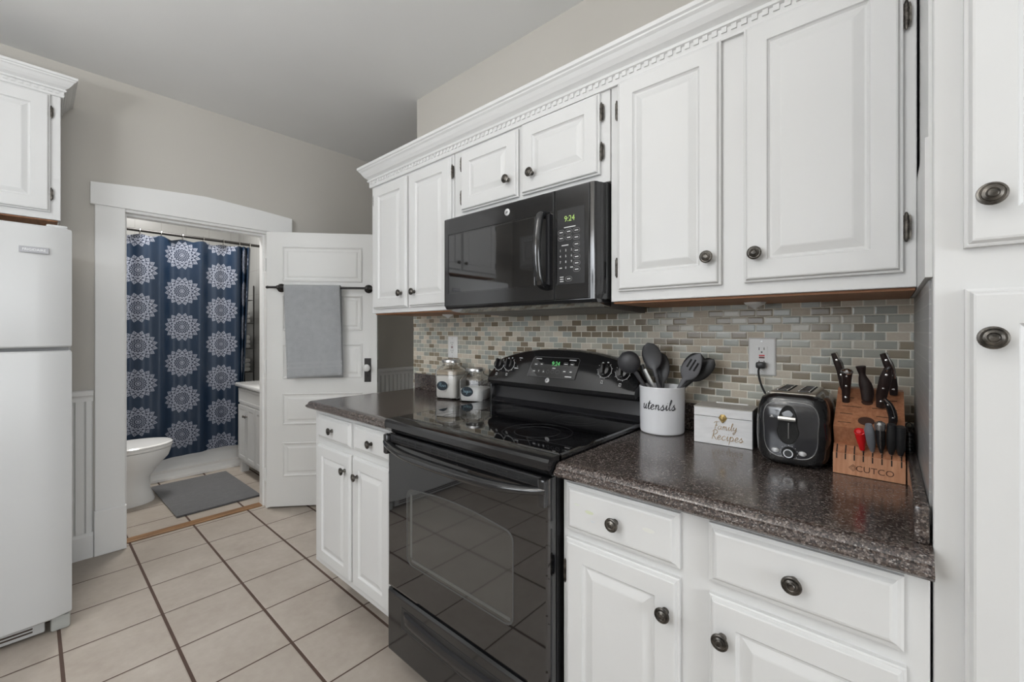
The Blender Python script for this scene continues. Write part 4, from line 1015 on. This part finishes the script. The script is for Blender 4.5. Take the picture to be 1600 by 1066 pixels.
# ================================================================== TOASTER
tx, ty0, ty1 = -.187, -.262, -.030
ts = thing('toaster', 'black two-slice toaster with silver lever between recipe box and knife block', 'toaster', (tx, -.15, CZ+.0005))
def rsec(hw, z, y0, y1, r=.03, n=6):
    P = []
    for k, (sx_, yy) in enumerate(((1, y1-r), (-1, y1-r), (-1, y0+r), (1, y0+r))):
        for j in range(n+1):
            a = k*pi/2+j*pi/2/n; P.append((tx+sx_*(hw-r)+r*cos(a), yy+r*sin(a), z))
    return P
z = CZ
prof = [(.060, .006, .004), (.070, .012, -.002), (.078, .03, -.004), (.081, .07, -.004), (.081, .11, 0), (.078, .145, .004), (.070, .168, .010), (.058, .178, .020), (.046, .181, .030)]
tb = put('shell', M().loft([rsec(a, z+b, ty0+c_*.6, ty1-c_*.2, min(.035, a*.6)) for a, b, c_ in prof]), BLACK, ts)
for x in (-.05, .05):
    for y in (ty0+.04, ty1-.04): put('foot', M().cyl((tx+x, y, z+.0005), (tx+x, y, z+.008), .010), BLACKP, ts)
put('top_trim', M().rings((tx-.050, tx+.050, ty0+.030, ty1-.02), [(0, z+.176), (0, z+.183), (.003, z+.1855), (.006, z+.186)], lambda u, v, h: (u, v, h)), Mat('warm_satin_steel', (.42, .38, .32), .32, .9).m, ts, smooth=False)
for x in (-.024, .024):
    s_ = put('bread_slot', M().rings((tx+x-.015, tx+x+.015, ty0+.045, ty1-.035), [(0, z+.1862), (.0005, z+.1868)], lambda u, v, h: (u, v, h)), DARK, ts, smooth=False)
    m = M()
    for k in range(5): m.cyl((tx+x-.012, ty0+.06+k*.032, z+.1872), (tx+x+.012, ty0+.06+k*.032, z+.1872), .0012, n=6)
    for k in range(2): m.box(tx+x-.013+k*.022, tx+x-.0105+k*.022, ty0+.05, ty1-.04, z+.187, z+.1885)
    put('bread_guide', m, CHROME, s_)
put('chrome_band', M().tube([(tx-.0815, ty1-.10, z+.012), (tx-.0835, ty1-.10, z+.07), (tx-.082, ty1-.10, z+.13), (tx-.070, ty1-.10, z+.170)], .004, 8), CHROME, ts)
# convex glossy face
def ftz(u, v, h):
    q = (u/.075)**2; return (tx+u, ty0-.0015+.012*q+.02*max(0, (v-.12)/.06)**2-h, z+v)
P = []
for k in range(36):
    a = 2*pi*k/36; c_, s_ = cos(a), sin(a); rx = .060*(1 if s_ < 0 else 1.0); w_ = abs(c_)**.5*(1 if c_ > 0 else -1); v_ = abs(s_)**.62*(1 if s_ > 0 else -1)
    P.append((w_*(.058+.006*max(0, v_)), .093+v_*.070))
fp = put('front_panel', M().loft([[ftz(u*f_, .093+(v-.093)*f_, h) for u, v in P] for f_, h in ((1, -.004), (1, .004), (.985, .0065), (.95, .0065), (.90, .0065), (.6, .0065), (.3, .0065), (.05, .0065))]), Mat('gloss_blue_black', (.022, .023, .028), .1, spec=.7).m, ts)
put('trim_ring', M().tube([ftz(u*1.0, v, .0055) for u, v in P]+[ftz(P[0][0], P[0][1], .0055)], .0012, 6), STEEL, fp)
ch = []
for k in range(28):
    a = 2*pi*k/28; ch.append((.023*cos(a)*(1.12 if sin(a) < 0 else .92)*(1 if abs(sin(a)) < .9 else 1), .103+(.052 if sin(a) > 0 else .046)*(abs(sin(a))**.8)*(1 if sin(a) > 0 else -1)))
lc = put('lever_channel', M().loft([[ftz(-.004+u*f_, .103+(v-.103)*f_, h) for u, v in ch] for f_, h in ((1, .005), (1, .0072), (.94, .0078), (.90, .0068), (.3, .0068))]), DARK, fp)
put('rail', M().tube([ftz(-.002, .072, .008), ftz(-.002, .112, .008)], .0016, 6), STEEL, lc)
m = M(); x0, x1 = -.024, .014
m.loft([[ftz(u, v, h) for v, h in ((.118, .010), (.1185, .018), (.123, .020), (.1275, .018), (.1275, .010))] for u in (x0, -.014, -.004, .006, x1)])
put('lever', m, Mat('satin_silver', (.62, .61, .58), .3, .7).m, fp)
kb = put('dial', M().lathe([(.0155, 0), (.0155, .003), (.0135, .007), (.012, .0085), (.0002, .0085)], ftz(-.002, .036, .006), (0, -1, .0), 28), BLACKP, fp)
put('dial_ring', M().lathe([(.0105, 0), (.0105, .0012), (.0085, .0012), (.0085, 0)], ftz(-.002, .036, .0148), (0, -1, 0), 24, cap0=False, cap1=False), STEEL, kb)
m = M()
for k in range(11):
    a = radians(-30+k*24); m.lathe([(.0008, 0), (.0008, .0005)], ftz(-.002+.019*cos(a), .036+.019*sin(a), .0068), (0, -1, 0), 6)
m.rings((-.0445, -.035, .1215, .1225), [(0, .0068), (0, .0072)], ftz).rings((-.042, -.0375, .1235, .127), [(0, .0068), (0, .0072)], ftz)
put('front_print', m, GRAYP, fp, smooth=False)
for u in (-.031, .027):
    put('button', M().lathe([(.0085, 0), (.0085, .003), (.0065, .0045), (.0002, .005)], ftz(u, .0385, .006), (0, -1, 0), 20, sx=1.05, sy=.72), Mat('silver_button', (.55, .55, .55), .3, .5).m, fp)
pg = put('plug', M().box(-.313, -.287, -.034, -.009, 1.167, 1.187, .005), BLACKP, ts)
cord = cat([(-.302, -.026, 1.172), (-.303, -.040, 1.160), (-.300, -.040, 1.135), (-.290, -.034, 1.10), (-.268, -.030, 1.06), (-.255, -.026, 1.02), (-.240, -.026, .99), (-.222, -.028, .975)], 6)
put('power_cord', M().tube(cord, .0032, 8), BLACKP, ts)

# ================================================================== KNIFE BLOCK
kx0, kx1 = -.101, .0285
kb_ = thing('knife_block', 'cherry wood knife block with slanted top beside the toaster', 'knife block', (-.036, -.17, CZ+.0005))
z = CZ+.0005
prof = [(-.243, z), (-.243, z+.050), (-.225, z+.066), (-.212, z+.068), (-.238, z+.112), (-.100, z+.192), (-.055, z+.192), (-.055, z)]
body = put('block', M().prism(prof, kx0, kx1, 'x'), BLOCKW, kb_, smooth=False)
put('front_board', M().box(kx0-.0004, kx1+.0004, -.2445, -.2432, z+.0005, z+.0495), BLOCKF, body, smooth=False, label='paler front board')
sl = M()
lo = Vector((0, -.243, z+.050)); hi = Vector((0, -.225, z+.066)); 
for k in range(8):
    x = -.094+k*.0166
    a = (x-.0012, x+.0012)
    sl.loft([[(q, p.y-.0004, p.z+.0004) for q, p in ((a[0], lo+(hi-lo)*.02), (a[1], lo+(hi-lo)*.02), (a[1], hi), (a[0], hi))], [(q, p.y-.0008, p.z+.0008) for q, p in ((a[0], lo+(hi-lo)*.02), (a[1], lo+(hi-lo)*.02), (a[1], hi), (a[0], hi))]])
    sl.box(a[0], a[1], -.2452, -.2446, z+.036, z+.0497)
put('slot', sl, DARK, body, smooth=False)
Td2 = Vector((0, .138, .080)).normalized(); Tn2 = Vector((0, -Td2.z, Td2.y))
def ft(u, s_, h): p = Vector((0, -.238, z+.112))+Td2*s_+Tn2*h; return (u, p.y, p.z)
for u0, u1, s_ in ((-.093, -.068, .018), (-.091, -.066, .052), (-.088, -.050, .082), (-.022, .016, .052), (-.030, .016, .082), (-.088, -.066, .118), (-.010, .016, .118)):
    put('top_slot', M().rings((u0, u1, s_-.0008, s_+.0008), [(0, .0001), (0, .0005)], ft), DARK, body, smooth=False)
for u, s_, r_ in ((-.040, .030, .0155), (-.040, .104, .0115)):
    put('round_hole', M().lathe([(r_, 0), (r_, .0004)], ft(u, s_, .0002), Tn2, 24), Mat('hole_shade', (.05, .02, .012), .8).m, body, smooth=False)
# maker's mark burnt into the front board
fk = lambda u, v, h: (u, -.2446-h, v)
text('CUTCO', .0195, fk, -.024, z+.0175, 0, ENGR, body, 'engraving', ext=.0003, sx=1.0)
m = M(); c0 = (-.063, z+.0185)
for r_ in (.008, .0055, .003):
    m.tube([fk(c0[0]+a*r_, c0[1]+b*r_, .0002) for a, b in ((0, 1), (1, 0), (0, -1), (-1, 0), (0, 1))], .0004, 4)
put('engraving', m, ENGR, body, smooth=False)
def knife(label, pts, ws, mat, rivets=3, group='knives and tools in the block', name='knife', butt=None, side=(1, 0, 0), thick=.55, catg='knife'):
    e = thing(name, label, catg, pts[0], 0, group); P = cat(pts, 4); n = len(P)
    def interp(a, t): 
        x = t*(len(a)-1); i = min(int(x), len(a)-2); return a[i]+(a[i+1]-a[i])*(x-i)
    W = [interp(ws, i/(n-1)) for i in range(n)]
    h = put('handle', loftpath(P, None, W, [w_*thick for w_ in W], 14, side), mat, e)
    for k in range(rivets):
        i = int(n*(k+.8)/(rivets+.6)); p = P[min(i, n-1)]
        put('rivet', M().lathe([(.0026, 0), (.0026, .0006), (.001, .0011)], (p.x, p.y-W[min(i, n-1)]*thick*.95, p.z), (0, -1, 0), 12), CHROME, h)
    if butt: put('butt', M().lathe([(butt, -.004), (butt*1.12, .0), (butt, .004), (butt*.5, .007)], P[-1], (P[-1]-P[-2]), 16, sy=.7), Mat('polished_steel_butt', (.6, .6, .6), .2, 1).m, h)
    return e, h
def shank(e, a, b, r_=.002, mat=STEEL): put('shank', M().cyl(a, b, r_, n=8), mat, e)
KZ = z+.112
e, h = knife('dark brown knife handle at the back left of the knife block', [(-.083, -.120, 1.122), (-.090, -.125, 1.150), (-.096, -.133, 1.190), (-.108, -.142, 1.226)], [.0075, .0085, .0085, .0100, .006], HANDLEW)
put('spine', M().tube(cat([(-.084, -.128, 1.165), (-.090, -.142, 1.196), (-.102, -.152, 1.229)], 4), .0022, 6), CHROME, h)
e, h = knife('knife with broad steel butt, left of the knife block and in front', [(-.082, -.152, 1.100), (-.081, -.160, 1.130), (-.079, -.172, 1.160), (-.078, -.182, 1.182)], [.0075, .009, .0095, .0115], HANDLEW, butt=.0115)
e, h = knife('dark handle with square end in the middle hole of the knife block', [(-.040, -.150, 1.110), (-.040, -.152, 1.135), (-.048, -.158, 1.168), (-.052, -.166, 1.196)], [.011, .0135, .013, .0065, .0105], HANDLEW, rivets=0)
e, h = knife('dark brown knife handle at the back right of the knife block', [(.010, -.118, 1.125), (.008, -.122, 1.155), (.002, -.133, 1.195), (-.011, -.142, 1.228)], [.0075, .009, .0088, .010, .006], HANDLEW)
put('spine', M().tube(cat([(.013, -.128, 1.168), (.008, -.144, 1.198), (-.004, -.154, 1.231)], 4), .0022, 6), CHROME, h)
e, h = knife('large riveted knife handle in front of the back right one in the block', [(-.014, -.165, 1.098), (-.012, -.175, 1.130), (-.006, -.190, 1.165), (-.001, -.202, 1.196)], [.0085, .0105, .0115, .0120, .007], HANDLEW)
put('spine', M().tube(cat([(-.010, -.178, 1.170), (-.004, -.203, 1.190), (.002, -.210, 1.200)], 4), .0025, 6), CHROME, h)
e, h = knife('black curved knife handle with steel spine, lowest on the slanted top', [(.006, -.215, 1.062), (.008, -.226, 1.085), (.002, -.240, 1.112), (-.008, -.252, 1.130)], [.0070, .0082, .0085, .0075, .005], SHEEN, rivets=2)
put('spine', M().tube(cat([(.010, -.238, 1.088), (.004, -.250, 1.114), (-.007, -.259, 1.130)], 4), .0020, 6), CHROME, h)
def tool(label, x, zt, mat, ws, name='kitchen_tool', tm=True, lean=0):
    B = (x, -.236, z+.060); e, h = knife(label, [(x, -.242, z+.064), (x+lean*.3, -.250, z+.085), (x+lean*.7, -.260, z+.108), (x+lean, -.268, zt)], ws, mat, 0, name=name, thick=.9, catg='utensil')
    shank(e, (x, -.2335, z+.058), (x, -.2425, z+.068), .0018); return e, h
tool('red plastic handle in the lower slots of the knife block', -.046, 1.051, RED, [.0050, .0075, .0100, .0105, .0045], lean=-.006)
tool('grey plastic handle next to the red one in the knife block', -.028, 1.071, GREY, [.0040, .0075, .0090, .0100, .0060], lean=-.006)
e, h = tool('black handle with steel cap between grey and black handles in the block', -.012, 1.066, BLACKP, [.0035, .0080, .0085, .0090], lean=-.002)
put('steel_cap', M().lathe([(.0095, -.006), (.0105, 0), (.0098, .008), (.005, .012)], (-.014, -.2685, 1.068), (0, -.25, 1), 18), Mat('satin_steel_cap', (.6, .6, .6), .25, 1).m, h)
put('steel_strip', M().tube([(-.013, -.258, 1.016), (-.0135, -.2665, 1.036), (-.014, -.2735, 1.06)], .0016, 6), CHROME, h)
tool('black ribbed handle second from the right in the lower slots of the block', .005, 1.076, BLACKP, [.0045, .0085, .0090, .0090, .0080])
tool('black handle at the right end of the lower slots of the block', .0205, 1.073, BLACKP, [.0045, .0085, .0085, .0088, .0080])
sp = thing('sharpening_steel', 'black ribbed sharpening rod with hanging loop standing right of the knife block', 'sharpening steel', (.0365, -.16, CZ+.0005))
hp = [(.0385, -.170, .9425), (.038, -.168, .965)]
put('rod', M().cyl(hp[0], hp[1], .0052), BLACKP, sp)
m = M(); k = 0; pr = []
for k in range(9): pr += [(.0068, .965-.965+k*.0085), (.0082, k*.0085+.002), (.0082, k*.0085+.006), (.0068, k*.0085+.0084)]
put('handle', M().lathe([(.004, -.002)]+pr+[(.005, .0785)], (.038, -.168, .967), (-.02, .02, 1), 14), SHEEN, sp)
put('loop', M().tube(cat([(.036, -.166, 1.045), (.030, -.164, 1.058), (.036, -.164, 1.068), (.043, -.165, 1.060), (.039, -.166, 1.046)], 6), .0011, 6), BLACKP, sp)

# ================================================================== CEILING LAMP over the middle of the kitchen, behind the camera's view
lp = thing('ceiling_lamp', 'round three-globe ceiling lamp in the middle of the kitchen', 'lamp', (-.95, -1.87, H0))
put('lamp_plate', M().lathe([(.16, 0), (.16, -.012), (.12, -.03), (.0002, -.035)], (-.95, -1.87, H0-.0005), (0, 0, 1), 36), BRONZE, lp)
for lx, ly in ((-1.16, -1.95), (-.95, -1.72), (-.74, -1.95)):
    put('lamp_arm', M().tube([(-.95, -1.87, H0-.03), ((lx-.95)/2, (ly-1.87)/2, H0-.06), (lx, ly, H0-.09)], .008, 8), BRONZE, lp)
    put('lamp_globe', M().lathe([(.02, .0), (.045, -.02), (.055, -.06), (.05, -.085)], (lx, ly, H0-.085), (0, 0, 1), 24, cap0=False, cap1=False), LAMPG, lp)

# ================================================================== ADDED FLOOR LAMPS behind the camera, unseen fill bounced off the ceiling
def added_torchiere(label, x, y, power):
    t = thing('added_floor_lamp', label, 'lamp', (x, y, 0))
    put('base', M().lathe([(.13, 0), (.13, .015), (.03, .035), (.012, .05)], (x, y, .0005), (0, 0, 1), 32), IRON, t)
    put('pole', M().cyl((x, y, .045), (x, y, 1.68), .011), IRON, t)
    put('lamp_shade', M().lathe([(.02, 0), (.10, .03), (.17, .085), (.18, .10), (.172, .10), (.16, .085), (.095, .036), (.0002, .01)], (x, y, 1.68), (0, 0, 1), 36, cap1=False), TRIM, t)
    o = area('bounce_fill_light', (x, y, 1.785), (x, y, 3), .34, .34, power, (.985, .99, 1)); o.data.shape = 'DISK'
added_torchiere('added fill lamp with upturned white bowl by the left wall, outside the view', -1.25, -2.75, 29)
added_torchiere('added fill lamp with upturned white bowl in the dining area, outside the view', .15, -2.45, 9)
